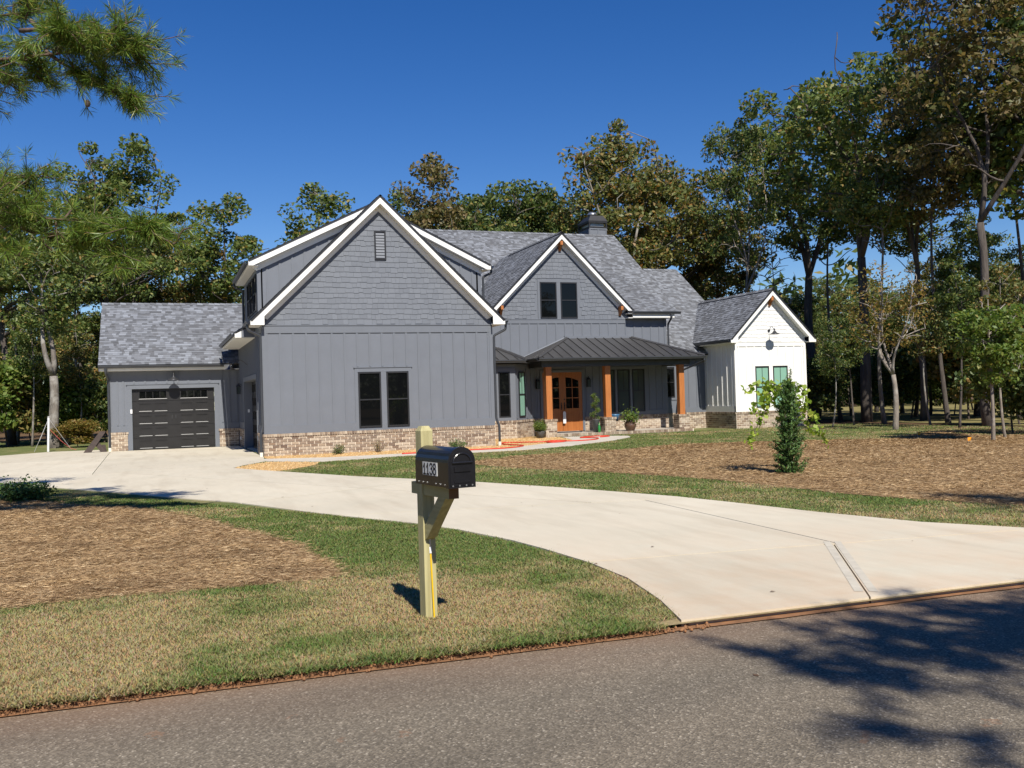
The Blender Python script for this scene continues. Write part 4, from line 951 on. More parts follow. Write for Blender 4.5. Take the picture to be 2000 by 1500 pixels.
lantern((11.72, UP, 1.95), (0, -1, 0)); lantern((14.02, UP, 1.98), (0, -1, 0)); lantern((0, 8.6, 2.08), (-1, 0, 0))
# ------------------------------------------------------------------ mailbox
mbx = empty('mailbox', (-1.285, -24.39, gz(-24.39)), R_(9.8))
tag(mbx, 'black mailbox numbered 1138 on a square timber post beside the road', 'mailbox')
pt = MB(); w = .046
pt.box(-w, w, -w, w, -.3, 1.375); k = len(pt.v); pt.v += [(-w, -w, 1.375), (w, -w, 1.375), (w, w, 1.375), (-w, w, 1.375), (-.028, -.028, 1.41), (.028, -.028, 1.41), (.028, .028, 1.41), (-.028, .028, 1.41)]
pt.f += [(k, k + 1, k + 5, k + 4), (k + 1, k + 2, k + 6, k + 5), (k + 2, k + 3, k + 7, k + 6), (k + 3, k, k + 4, k + 7), (k + 4, k + 5, k + 6, k + 7)]
post = pt.build('post', 'treated', mbx)
ax = .0
arm = MB().box(-.038, .038, -.46, -.047, .92, 1.005).box(-.038, .038, .047, .16, .92, 1.005).build('arm', 'treated_arm', mbx)
MB().box(-.036, .036, -.463, -.4605, .922, 1.003).build('arm_end', 'end_grain', arm)
MB().prism([(-.036, -.40, .919), (-.036, -.28, .919), (-.036, -.048, .70), (-.036, -.048, .60), (-.036, -.09, .62)], (.072, 0, 0)).build('brace', 'treated_arm', mbx)
BW, BL0, BL1, BZ, BS = .098, -.57, -.055, 1.008, .165
n = 14; prof = [(-BW, BZ), (-BW, BZ + BS)] + [(-BW * math.cos(math.pi * i / n), BZ + BS + BW * 1.02 * math.sin(math.pi * i / n)) for i in range(1, n)] + [(BW, BZ + BS), (BW, BZ)]
bx_ = MB().prism([(ax + a, BL0, b_) for a, b_ in prof], (0, BL1 - BL0, 0)).build('box', 'mailbox_black', mbx)
def scaled(pr, s, cz): return [(a * s, cz + (b_ - cz) * s) for a, b_ in pr]
MB().prism([(ax + a, BL0 - .022, b_) for a, b_ in scaled(prof, 1.035, BZ + .12)], (0, .04, 0)).build('door_rim', 'mailbox_black', bx_)
MB().prism([(ax + a, BL0 - .026, b_) for a, b_ in scaled(prof, .90, BZ + .12)], (0, .01, 0)).build('door', 'mailbox_black', bx_)
ar = [(ax + .066 * math.cos(math.pi * i / 12), BZ + .165 + .062 * math.sin(math.pi * i / 12)) for i in range(13)]
MB().tube([(a, BL0 - .028, b_) for a, b_ in ar], .006, 6).tube([(ax - .075, BL0 - .03, BZ + .165), (ax + .075, BL0 - .03, BZ + .165)], .008, 6).build('door_moulding', 'mailbox_black', bx_)
MB().box(ax - .06, ax + .06, BL0 - .034, BL0 - .026, BZ + .105, BZ + .14).build('door_pull', 'mailbox_black', bx_); MB().box(ax - .06, ax + .06, BL0 - .031, BL0 - .026, BZ + .03, BZ + .045).build('door_ledge', 'mailbox_black', bx_)
for y in (-.53, -.46, -.39, -.25, -.18, -.11):
    MB().tube([(ax - BW - .004, y, BZ + .018), (ax - BW + .002, y, BZ + .018)], .006, 8).build('rivet', 'rivet', bx_)
for x in (-.07, -.02, .03, .075): MB().tube([(ax + x, BL0 - .027, BZ + .012), (ax + x, BL0 - .018, BZ + .012)], .006, 8).build('rivet', 'rivet', bx_)
xs = ax - BW - .003
MB().box(xs - .001, xs + .003, -.418, -.186, BZ + .070, BZ + .160).build('number_plate', 'plate_white', bx_)
def digit_strokes(d):
    if d == '1': return [[(.0, .62), (.22, .98), (.22, 0)], [(0, 0), (.44, 0)]]
    if d == '3': return [[(.0, .80), (.08, .95), (.25, 1.0), (.42, .93), (.46, .77), (.38, .60), (.20, .54)], [(.20, .54), (.40, .46), (.48, .27), (.42, .08), (.24, 0), (.07, .05), (0, .20)]]
    c = [(.24 + .20 * math.cos(t), .77 + .22 * math.sin(t)) for t in np.linspace(0, 2 * math.pi, 17)]; e = [(.24 + .24 * math.cos(t), .27 + .27 * math.sin(t)) for t in np.linspace(0, 2 * math.pi, 17)]
    return [c, e]
u = .020
for d in '1138':
    mb = MB()
    for sstr in digit_strokes(d):
        for i in range(len(sstr) - 1):
            (a, b_), (c, e) = sstr[i], sstr[i + 1]; a, c = a * .085, c * .085; b_, e = b_ * .074, e * .074
            L = math.hypot(c - a, e - b_) + 1e-9; tx, tz = (c - a) / L, (e - b_) / L; h = .0052 if not (d == '1' and abs(c - a) < .001) else .0065
            ex = .003
            # along the side: u grows towards the door (-y)
            P4 = [(a - tx * ex - tz * h, b_ - tz * ex + tx * h), (c + tx * ex - tz * h, e + tz * ex + tx * h), (c + tx * ex + tz * h, e + tz * ex - tx * h), (a - tx * ex + tz * h, b_ - tz * ex - tx * h)]
            mb.prism([(xs - .0022, -.18 - (u + p), BZ + .078 + q) for p, q in P4], (.0014, 0, 0))
    mb.build('numeral', 'ink', bx_); u += .053
rod = empty('marker_rod', (-1.262, -24.46, gz(-24.46))); tag(rod, 'thin yellow fibreglass marker rod leaning against the mailbox post', 'marker rod')
MB().tube([(0, 0, -.05), (-.012, .02, .50)], .006, 6).build('rod', 'yellow_rod', rod); MB().tube([(-.012, .02, .50), (-.0135, .023, .545)], .009, 6).build('sleeve', 'plastic_white', rod); MB().tube([(-.0135, .023, .545), (-.016, .03, .80)], .0055, 6).build('tip', 'rivet', rod)

# ------------------------------------------------------------------ foliage helpers
def rot_cards(C, size, rs, aspect=.55, up_bias=.5, fold=.15, dirs=None):
    """leaf diamonds: centres C (n,3), size (n,)"""
    n = len(C); nrm = rs.normal(size=(n, 3)); nrm[:, 2] += up_bias * 1.5; nrm /= np.linalg.norm(nrm, axis=1)[:, None]
    t = rs.normal(size=(n, 3)) if dirs is None else dirs + rs.normal(size=(n, 3)) * .5
    t -= nrm * (t * nrm).sum(1)[:, None]; t /= np.linalg.norm(t, axis=1)[:, None] + 1e-9; b_ = np.cross(nrm, t)
    s_ = size[:, None]
    V = np.empty((n, 4, 3)); V[:, 0] = C - t * s_ * .5; V[:, 1] = C + b_ * s_ * aspect * .5 + nrm * s_ * fold * .5; V[:, 2] = C + t * s_ * .5; V[:, 3] = C - b_ * s_ * aspect * .5 + nrm * s_ * fold * .5
    return V.reshape(-1, 3), np.arange(4 * n).reshape(n, 4)
def curve_path(p, q, rs, n=6, sag=0., wob=.06, up=.0):
    p, q = V3(p), V3(q); L = np.linalg.norm(q - p); out = []
    w1 = rs.normal(size=3) * wob * L; w2 = rs.normal(size=3) * wob * L * .5
    for i in range(n + 1):
        t = i / n; out.append(p + (q - p) * t + (w1 * math.sin(math.pi * t) + w2 * math.sin(2 * math.pi * t)) + V3((0, 0, 1)) * (up * L * math.sin(math.pi * t) - sag * L * t * t))
    return out
def gen_tree(seed, H, r0, cz0, rx, rzz, nl, ncl, lpc, ls, lean=(0, 0), fork=None, clr=.75, flat=.65, keepz=.0, bare=0., spread=1.):
    """deciduous tree -> (wood mesh, leaf mesh); crown ellipsoid centre height cz0, radii rx, rzz"""
    rs = np.random.RandomState(seed); W = MB(); top = V3((lean[0], lean[1], H * .9)); leads = []
    stems = [(V3((0, 0, -.2)), top, r0)]
    if fork:
        fh, nf = fork; fp = V3((lean[0] * fh / H, lean[1] * fh / H, fh)); tr = curve_path((0, 0, -.2), fp, rs, 6, wob=.02)
        W.tube(tr, list(np.linspace(r0 * 1.15, r0 * .8, 7)), 9); leads.append((tr, r0 * .8))
        for k in range(nf):
            a = 2 * math.pi * (k + rs.rand() * .6) / nf; e = V3((lean[0] + math.cos(a) * rx * .55 * spread, lean[1] + math.sin(a) * rx * .55 * spread, min(H * (.78 + .14 * rs.rand()), cz0 + rzz * .45)))
            pth = curve_path(fp, e, rs, 8, wob=.06, up=-.06); W.tube(pth, list(np.linspace(r0 * .62, r0 * .10, 9)), 7); leads.append((pth, r0 * .6))
    else:
        tr = curve_path((0, 0, -.2), top, rs, 12, wob=.022); rr = np.linspace(1, .16, 13) * r0; rr[0] *= 1.3; W.tube(tr, list(rr), 9); leads.append((tr, r0))
    nodes = [(p, max(.02, R0 * (1 - .8 * i / len(pth)))) for pth, R0 in leads for i, p in enumerate(pth) if p[2] > H * .22]
    # main limbs
    lim = []
    for k in range(nl):
        a = 2 * math.pi * (k * .382 + rs.rand() * .2); zz = rs.uniform(-.75, .8); rad = math.sqrt(max(.05, 1 - zz * zz)) * rs.uniform(.55, .85)
        e = V3((lean[0] + math.cos(a) * rx * rad, lean[1] + math.sin(a) * rx * rad, cz0 + zz * rzz))
        sc_ = [(np.linalg.norm(e - p) + 2.2 * max(0, p[2] - e[2] + .25 * np.linalg.norm((e - p)[:2])), i) for i, (p, r) in enumerate(nodes)]
        i = min(sc_)[1]; p, r = nodes[i]
        pth = curve_path(p, e, rs, 6, wob=.08, up=.05); rr = min(r * .6, .05 + .018 * np.linalg.norm(e - p)); W.tube(pth, list(np.linspace(rr, .02, 7)), 6); lim += [(q, .03) for q in pth[2:]]
    nodes2 = nodes + lim; NP = np.array([p for p, r in nodes2])
    # leaf clumps
    Cs = []; 
    while len(Cs) < ncl:
        d = rs.normal(size=3); d /= np.linalg.norm(d); rad = rs.uniform(.25, 1.) ** .5; lob = .82 + .28 * math.sin(3 * math.atan2(d[1], d[0]) + seed) * (1 - abs(d[2])) + .12 * math.sin(5 * d[2] + seed * 2)
        c = V3((lean[0], lean[1], cz0)) + d * rad * lob * V3((rx, rx, rzz))
        if c[2] < keepz: continue
        Cs.append(c)
    LV = []
    for c in Cs:
        i = np.argmin(np.linalg.norm(NP - c, axis=1) + 1.2 * np.maximum(0, NP[:, 2] - c[2])); p = NP[i]
        pth = curve_path(p, c, rs, 4, wob=.10, up=.04); W.tube(pth, [.028, .022, .016, .011, .006], 4, cap=False)
        if rs.rand() < bare: continue
        nlv = int(lpc * rs.uniform(.5, 1.5)); rcl = clr * rs.uniform(.7, 1.35)
        g_ = rs.normal(size=(nlv, 3)); g_ *= np.minimum(1, 1.5 / (np.linalg.norm(g_, axis=1)[:, None] + 1e-9)); L_ = c + g_ * V3((rcl, rcl, rcl * flat)) * .62; LV.append(L_)
    me_w = W.mesh('wood', True, fixn=False)
    me_l = None
    if LV:
        C = np.vstack(LV); sz = rs.uniform(.7, 1.3, len(C)) * ls; v_, f_ = rot_cards(C, sz, rs); me_l = npmesh('crown', v_, f_)
    return me_w, me_l
def put_tree(name, meshes, bark_, leaf_, x, y, sc, rz, label, group=None, cat='tree', sxy=None, tilt=0):
    t = empty(name, (x, y, gz(y) - .05), rz); t.scale = (sxy or sc, sxy or sc, sc); tag(t, label, cat, group)
    w_ = link('trunk', meshes[0], None, t); w_.material_slots and None
    if not meshes[0].materials: meshes[0].materials.append(MT[bark_])
    w_.material_slots[0].link = 'OBJECT'; w_.material_slots[0].material = MT[bark_]
    if meshes[1] is not None:
        l_ = link('crown', meshes[1], None, t)
        if not meshes[1].materials: meshes[1].materials.append(MT[leaf_])
        l_.material_slots[0].link = 'OBJECT'; l_.material_slots[0].material = MT[leaf_]
    if tilt: t.rotation_euler = (0, tilt, rz)
    return t
def onground(px, Z):        # point on the ground at lateral pixel px (of 2000) and forward distance Z
    lat = (px - 1000) / 1897.946 * Z; p = CAM_POS + _F0 * Z + _R * lat; return p.x, p.y
# tree moulds
T = {}
T['oak'] = gen_tree(3, 16, .24, 10.6, 4.3, 5.2, 18, 118, 115, .26, fork=None, clr=.74)
T['oak2'] = gen_tree(14, 17, .26, 11.0, 4.6, 5.6, 20, 122, 115, .26, fork=(5.2, 3), clr=.74)
T['high'] = gen_tree(57, 17, .22, 12.3, 4.9, 4.7, 24, 100, 115, .25, fork=(7.0, 4), clr=.72, keepz=7.8)
T['open'] = gen_tree(8, 15, .17, 10.8, 2.9, 4.0, 14, 64, 100, .25, clr=.72)
T['tall'] = gen_tree(21, 20, .17, 14.2, 3.7, 5.6, 24, 82, 110, .24, fork=(8.0, 3), clr=.68, keepz=8.6)
T['slim'] = gen_tree(33, 13, .10, 8.6, 1.9, 4.2, 10, 44, 85, .25, clr=.65)
T['pole'] = gen_tree(36, 16, .13, 12.6, 2.3, 3.0, 10, 40, 90, .25, clr=.75, keepz=8.6)
T['forked'] = gen_tree(41, 14, .30, 10.4, 3.2, 3.6, 10, 56, 100, .26, fork=(4.6, 2), clr=.80, keepz=6.0, spread=.55)
T['gnarl'] = gen_tree(52, 9.0, .14, 6.3, 2.2, 2.8, 24, 100, 30, .17, fork=(3.0, 4), clr=.6, bare=.35)
T['young'] = gen_tree(63, 6.2, .085, 3.9, 1.35, 2.2, 12, 64, 80, .19, clr=.50)
T['bare'] = gen_tree(71, 9.0, .06, 6.0, 1.7, 2.8, 16, 70, 1, .1, clr=.5, bare=1.0)
T['under'] = gen_tree(88, 4.4, .05, 2.5, 1.7, 1.9, 8, 60, 85, .25, clr=.70)
for k_, a in T.items(): a[0].name = k_ + '_trunk'; 
def TR(mould, bark_, leaf_, px, Z, Htop, rz, label, group=None, name='broadleaf_tree', base_h=None, wid=1., tilt=0):
    x, y = onground(px, Z); bh = {'oak': 16, 'oak2': 17, 'open': 15, 'tall': 20, 'slim': 13, 'forked': 14, 'gnarl': 9, 'high': 17, 'pole': 16, 'young': 6.2, 'bare': 9, 'under': 4.4}[mould]
    sc = Htop / bh * (1.10 if mould in ('oak', 'oak2', 'high', 'open') and not group else 1.); return put_tree(name, T[mould], bark_, leaf_, x, y, sc, rz, label, group, sxy=sc * wid, tilt=tilt)
def ht(py, Z, px=1000):     # real height of something whose top shows at pixel row py, at distance Z
    hor = 750 + 23.8 - (px - 1000) * .0296; return (hor - py) / 1897.946 * Z + 1.6
# left woods
TR('forked', 'bark_grey', 'leaf_green', 105, 44, ht(430, 44, 105), .6, 'pale grey forked trunk at the lawn edge left of the garage')
TR('oak2', 'bark_dark', 'leaf_green', 225, 54, ht(290, 54, 225), 1.2, 'broad dark green oak, tallest behind the single garage')
TR('oak', 'bark_dark', 'leaf_green', 20, 50, ht(330, 50, 20), 2.2, 'green oak at the left edge of the photo behind the pine bough')
TR('open', 'bark_dark', 'leaf_green', 445, 60, ht(400, 60, 445), .3, 'open crowned tree with sky showing through just left of the front gable', wid=1.15)
TR('open', 'bark_grey', 'leaf_green', 640, 62, ht(382, 62, 640), 2.0, 'round topped tree rising over the left slope of the front gable', wid=1.1)
TR('oak', 'bark_grey', 'leaf_olive', 330, 62, ht(452, 62, 330), 4.0, 'olive green tree between the garage ridge and the dormer')
TR('slim', 'bark_grey', 'leaf_green', 60, 47, ht(560, 47, 60), .9, 'slender leafy tree just left of the pale forked trunk')
TR('slim', 'bark_grey', 'leaf_olive', 150, 49, ht(600, 49, 150), 2.4, 'slender olive tree just right of the pale forked trunk')
# behind the house
TR('open', 'bark_grey', 'leaf_brown', 862, 64, ht(325, 64, 862), 1.1, 'thin brownish tree above the main roof right of the front gable', wid=1.0)
TR('oak', 'bark_dark', 'leaf_dark', 1010, 62, ht(340, 62, 1010), .2, 'dense dark green tree behind the ridge left of the chimney')
TR('oak2', 'bark_grey', 'leaf_olive', 1215, 58, ht(262, 58, 1215), 2.9, 'big olive brown tree standing behind the chimney')
TR('oak', 'bark_dark', 'leaf_olive', 1320, 64, ht(300, 64, 1320), 1.7, 'olive tree above the low ridge right of the chimney')
TR('oak', 'bark_dark', 'leaf_dark', 1110, 72, ht(370, 72, 1110), 3.3, 'dark tree in the gap left behind the chimney top')
TR('oak', 'bark_dark', 'leaf_green', 925, 74, ht(372, 74, 925), 5.1, 'green tree filling behind the main roof ridge above the right dormer')
TR('open', 'bark_dark', 'leaf_green', 770, 70, ht(400, 70, 770), 5.1, 'leafy top peeking out just right of the front gable peak')
TR('tall', 'bark_pale', 'leaf_green', 1462, 52, ht(185, 52, 1462), .5, 'tall pale trunked tree with sparse crown behind the white wing', wid=.72)
for (px, Z, ty, rz, bk, lb) in ((30, 52, 420, .4, 'bark_grey', 'straight slender trunk at the far left edge of the photo'), (165, 56, 400, 2.2, 'bark_grey', 'straight slender trunk between the forked trunk and the garage'), (262, 60, 470, 3.0, 'bark_grey', 'slender trunk rising just behind the garage roof left end'), (1640, 50, 300, 1.2, 'bark_dark', 'slender dark trunk first to the right of the white wing'), (1725, 44, 260, 2.9, 'bark_grey', 'slender trunk directly behind the gnarled pale tree'), (1785, 52, 330, 4.4, 'bark_dark', 'slender dark trunk between the gnarled tree and the brown crowns'), (1850, 42, 200, .9, 'bark_dark', 'slender dark trunk left of the bright green young tree'), (1985, 44, 150, 5.0, 'bark_dark', 'slender dark trunk at the far right edge of the photo')):
    TR('pole', bk, 'leaf_green' if px < 1800 else 'leaf_brown', px, Z, ht(ty, Z, px), rz, lb)
TR('bare', 'bark_grey', None, 1515, 58, ht(415, 58, 1515), .5, 'small leafless tree against the sky right of the pale trunk', name='bare_tree')
TR('oak', 'bark_dark', 'leaf_olive', 1410, 66, ht(400, 66, 1410), .9, 'olive tree low behind the white wing ridge')
# right woods
TR('high', 'bark_dark', 'leaf_green', 1690, 47, ht(105, 47, 1690), 1.9, 'large dark forked oak right of the white wing')
TR('high', 'bark_dark', 'leaf_green', 1590, 54, ht(185, 54, 1590), 4.2, 'leaning green oak between the white wing and the forked oak', tilt=R_(-5))
TR('tall', 'bark_dark', 'leaf_brown', 1925, 38, 20, .4, 'tall rusty brown tree at the right edge of the photo', wid=1.0)
TR('tall', 'bark_dark', 'leaf_brown', 1800, 46, ht(70, 46, 1800), 2.7, 'tall brown leaved tree behind the rusty one on the right')
TR('oak', 'bark_dark', 'leaf_dark', 2050, 40, 19, 1.0, 'dark green tree cut off by the right edge of the photo')
TR('gnarl', 'bark_pale', 'leaf_yellow', 1745, 36, ht(500, 36, 1745), .3, 'gnarled pale tree with few leaves among the right hand woods')
TR('young', 'bark_pale', 'leaf_bright', 1935, 27, ht(545, 27, 1935), 1.3, 'bright green young tree at the edge of the right hand woods')
TR('slim', 'bark_grey', 'leaf_dark', 1622, 40, ht(600, 40, 1622), 1.3, 'slim dark trunk nearest the white wing on its right', tilt=R_(-4))
TR('slim', 'bark_dark', 'leaf_dark', 1665, 42, ht(560, 42, 1665), 3.1, 'slim dark tree just left of the forked oak trunk')
TR('slim', 'bark_grey', 'leaf_olive', 1815, 41, ht(520, 41, 1815), 4.4, 'straight grey trunk right of the gnarled pale tree')
TR('slim', 'bark_pale', 'leaf_olive', 1960, 28, ht(480, 28, 1960), 5.2, 'thin pale trunk beside the bright green young tree')
TR('slim', 'bark_dark', 'leaf_dark', 1870, 36, ht(470, 36, 1870), .2, 'slim dark tree behind the bright green young tree')
# woods further back: nothing tells these apart
gl = 'dark tree deep in the woods left of the garage'
for i, (px, Z) in enumerate(((-60, 60), (30, 66), (95, 70), (165, 64), (265, 72), (310, 78), (400, 76), (-120, 54), (130, 82), (210, 86), (350, 90), (480, 84), (20, 88))):
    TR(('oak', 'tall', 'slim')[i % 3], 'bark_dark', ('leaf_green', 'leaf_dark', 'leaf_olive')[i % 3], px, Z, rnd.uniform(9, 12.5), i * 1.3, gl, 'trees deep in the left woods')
gr = 'dark tree deep in the woods right of the white wing'
for i, (px, Z) in enumerate(((1560, 62), (1610, 70), (1660, 58), (1710, 66), (1760, 60), (1815, 54), (1850, 64), (1905, 50), (1960, 58), (2010, 46), (2080, 52), (1580, 84), (1700, 86), (1880, 80), (1490, 78), (1440, 84), (1530, 92))):
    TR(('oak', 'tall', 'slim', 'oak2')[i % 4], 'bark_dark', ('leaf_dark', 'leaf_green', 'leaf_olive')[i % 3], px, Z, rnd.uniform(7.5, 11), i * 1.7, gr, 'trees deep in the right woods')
gm = 'dark tree of the low wood behind the house roof'
for i, (px, Z) in enumerate(((560, 82), (680, 88), (820, 86), (960, 84), (1060, 90), (1180, 80), (1270, 78), (1360, 82))):
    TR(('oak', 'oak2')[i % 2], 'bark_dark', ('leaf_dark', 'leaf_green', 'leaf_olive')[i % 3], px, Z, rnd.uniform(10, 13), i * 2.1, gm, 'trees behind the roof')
# undergrowth
ul = 'leafy understorey shrub in the shade of the left woods'
for i, (px, Z) in enumerate(((-40, 46), (15, 48), (60, 52), (130, 50), (165, 53), (200, 50), (245, 56), (-10, 56), (90, 60), (150, 62))):
    TR('under', 'twig', ('leaf_bright', 'leaf_olive', 'leaf_green')[i % 3], px, Z, rnd.uniform(2.4, 5.0), i * 1.1, ul, 'understorey of the left woods', name='understorey_shrub')
ur = 'leafy understorey shrub in the shade of the right woods'
for i, (px, Z) in enumerate(((1600, 48), (1700, 54), (1775, 50), (1890, 46), (1990, 38), (1600, 58), (1660, 62), (1720, 60), (1790, 58), (1860, 54), (1930, 50), (2000, 46), (1560, 66), (1975, 31), (2030, 30), (1760, 70), (1840, 68), (1900, 62))):
    TR('under', 'twig', ('leaf_dark', 'leaf_green', 'leaf_dark', 'leaf_olive')[i % 4], px, Z, rnd.uniform(2.2, 5.2), i * 1.9, ur, 'understorey of the right woods', name='understorey_shrub')
TR('under', 'twig', 'leaf_yellow', 150, 44, 1.45, .5, 'yellowing shrub at the foot of the left woods beside the garage', name='understorey_shrub', wid=1.5)
# far treeline that reads as one mass
rs = np.random.RandomState(5); n = 120000; an = rs.uniform(-math.pi, math.pi, n); dd = rs.uniform(92, 118, n)
top = 10.5 + 3.0 * np.sin(an * 31) + 2.0 * np.sin(an * 73 + 1) + rs.normal(size=n) * .6
zz = rs.uniform(0, 1, n) ** .8 * top
C = np.stack([CAM_POS.x + np.sin(an) * dd, CAM_POS.y + np.cos(an) * dd, zz - .4], 1); v_, f_ = rot_cards(C, rs.uniform(.6, 1.3, n), rs)
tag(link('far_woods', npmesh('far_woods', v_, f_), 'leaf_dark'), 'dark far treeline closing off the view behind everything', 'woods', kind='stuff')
# trees across the road behind the viewer, seen only as reflections
for i, (x, y, h) in enumerate(((-26, -62, 15), (-17, -66, 17), (-8, -60, 14), (2, -66, 16), (11, -61, 15), (20, -66, 17), (29, -62, 15), (38, -66, 16), (-36, -64, 16))):
    put_tree('broadleaf_tree', T['oak'], 'bark_dark', 'leaf_dark', x, y, h / 16, i * 1.4, 'tree across the road behind the viewer, outside the photo', 'trees across the road', sxy=h / 16 * 1.25)

# ------------------------------------------------------------------ pines
def tuft(P, D, rs, n, L, w=.0035):
    """needles radiating round direction D at point P -> verts (n*3)"""
    D = D / (np.linalg.norm(D) + 1e-9); d = rs.normal(size=(n, 3)); d -= D * (d @ D)[:, None]; d /= np.linalg.norm(d, axis=1)[:, None] + 1e-9
    ang = rs.uniform(.25, 1.25, n)[:, None]; dr = D * np.cos(ang) + d * np.sin(ang); ln = (L * rs.uniform(.7, 1.15, n))[:, None]
    b0 = P + D * rs.uniform(-.11, .03, n)[:, None]; sd = np.cross(dr, rs.normal(size=(n, 3))); sd /= np.linalg.norm(sd, axis=1)[:, None] + 1e-9
    mid = b0 + dr * ln * .55; tip = b0 + dr * ln - V3((0, 0, 1)) * ln * .06
    V = np.empty((n, 4, 3)); V[:, 0] = b0; V[:, 1] = mid + sd * w; V[:, 2] = tip; V[:, 3] = mid - sd * w
    return V.reshape(-1, 3)
def pine_branch(W, NV, base, tip, rs, r=.05, nsub=9, nt=26, L=.19, spread=.55, w=.0035, cones=None):
    base, tip = V3(base), V3(tip); pth = curve_path(base, tip, rs, 10, wob=.05, up=-.03); W.tube(pth, list(np.linspace(r, .008, 11)), 6)
    Lb = np.linalg.norm(tip - base); ax_ = (tip - base) / Lb; pts = []
    for k in range(int(nsub * 1.7)):
        t = rs.uniform(.30, 1.0); i = min(9, int(t * 10)); p = pth[i] + (pth[i + 1] - pth[i]) * (t * 10 - i)
        sd = rs.normal(size=3); sd[2] *= .55; sd -= ax_ * np.dot(sd, ax_) * .6; sd /= np.linalg.norm(sd); q = p + (ax_ * .65 + sd * .9) * rs.uniform(.35, 1.) * spread * (.85 if nt > 24 else 1.) * (1.25 - .5 * t); q[2] += .05
        sp = curve_path(p, q, rs, 4, wob=.1, up=.0); W.tube(sp, [.018, .015, .012, .010, .007], 5, cap=False)
        for j in (1, 2, 3, 4): pts.append((sp[j], sp[j] - sp[j - 1]))
        for m_ in range(3):
            e = sp[2 + m_ % 3] + (rs.normal(size=3) * V3((1, 1, .6))) * .22 * spread / .55; W.tube([sp[1 + m_ % 3], e], [.007, .005], 4, cap=False); pts.append((e, e - sp[1 + m_ % 3])); pts.append(((e + sp[1 + m_ % 3]) / 2, e - sp[1 + m_ % 3]))
    pts.append((pth[-1], pth[-1] - pth[-2]))
    for (p, d) in pts: NV.append(tuft(V3(p), V3(d), rs, nt, L, w))
    return pts
def camspace(px, py, Z):    # world point seen at pixel (px,py) at forward distance Z
    a, b_ = px - 1000, py - 750; cr, sr = math.cos(ROLL), math.sin(ROLL); u = a * cr - b_ * sr; v = a * sr + b_ * cr
    p = CAM_POS + (_R * (u / 1897.946) - _U * (v / 1897.946) + _F) * Z; return V3(p)
def build_pine(name, label, x, y, H, r, branches, seed, nt, L, w, cones=()):
    t = empty(name, (x, y, gz(y))); tag(t, label, 'pine tree'); rs = np.random.RandomState(seed); W = MB(); NV = []; O = V3((x, y, gz(y)))
    W.tube(curve_path((0, 0, -.2), (0, 0, H), rs, 12, wob=.008), list(np.linspace(r, r * .25, 13)), 12)
    tr = link('trunk', W.mesh('trunk', True, fixn=False), 'bark_pine', t); W = MB(); cn = []
    for (b0, tp, kw) in branches:
        pts = pine_branch(W, NV, V3(b0) - O, V3(tp) - O, rs, nt=nt, L=L, w=w, **kw); cn.append(pts)
    link('branches', W.mesh('branches', True, fixn=False), 'bark_pine', t)
    V = np.vstack(NV); link('needles', npmesh('needles', V, np.arange(len(V)).reshape(-1, 4)), 'needle', t)
    for (c) in cones:
        c = V3(c) - O; MB().lathe([(.0, -.05), (.022, -.04), (.034, -.015), (.036, .01), (.025, .035), (.0, .05)], tuple(c), 9).build('cone', 'twig', t, True)
    return t
cs = camspace
tb = onground(-330, 12.9); TX, TY = tb
trunk = lambda z: (TX, TY, z)
BR = [
 (trunk(6.14), cs(190, 95, 12.3), dict(r=.06, nsub=13, spread=.70)), (cs(60, 40, 12.5), cs(285, 112, 12.2), dict(r=.03, nsub=10, spread=.5)),
 (cs(90, 100, 12.5), cs(245, 205, 12.1), dict(r=.028, nsub=9, spread=.42)), (trunk(5.78), cs(80, 150, 12.9), dict(r=.045, nsub=10, spread=.55)),
 (trunk(6.60), cs(110, 20, 13.1), dict(r=.05, nsub=11, spread=.60)), (trunk(6.05), cs(30, 120, 12.3), dict(r=.04, nsub=9, spread=.55)),
 (cs(40, 60, 12.3), cs(240, 78, 11.9), dict(r=.03, nsub=9, spread=.45)),
 (trunk(4.32), cs(150, 430, 12.5), dict(r=.055, nsub=14, spread=.75)), (trunk(4.69), cs(60, 360, 12.7), dict(r=.05, nsub=12, spread=.70)),
 (cs(60, 430, 12.7), cs(340, 478, 12.3), dict(r=.03, nsub=12, spread=.42)), (cs(20, 420, 12.7), cs(230, 500, 12.3), dict(r=.03, nsub=10, spread=.48)),
 (trunk(4.41), cs(-20, 400, 11.9), dict(r=.045, nsub=10, spread=.7)), (trunk(4.14), cs(40, 500, 12.3), dict(r=.04, nsub=8, spread=.5)),
 (trunk(5.23), cs(-120, 260, 13.1), dict(r=.04, nsub=9, spread=.6)), (trunk(5.23), (TX - 2.5, TY + 1.5, 5.6), dict(r=.05, nsub=10, spread=.7)),
 (trunk(7.05), (TX - 2.0, TY - 1.8, 8.0), dict(r=.05, nsub=10, spread=.7)), (trunk(7.60), (TX + 1.5, TY + 1.6, 8.8), dict(r=.05, nsub=10, spread=.7)), (trunk(8.51), (TX - 1.2, TY + 1.6, 9.9), dict(r=.04, nsub=10, spread=.7)), (trunk(8.87), (TX + 1.2, TY - 1.2, 10.4), dict(r=.04, nsub=10, spread=.7)), (trunk(9.51), (TX, TY + .2, 11.4), dict(r=.04, nsub=10, spread=.7))]
build_pine('pine_tree', 'pine with bright green needle boughs reaching into the upper left of the photo', TX, TY, 10.6, .17, BR, 4, 30, .165, .0040,
           cones=[cs(171, 202, 12.1), cs(116, 96, 12.3), cs(160, 100, 12.2)])
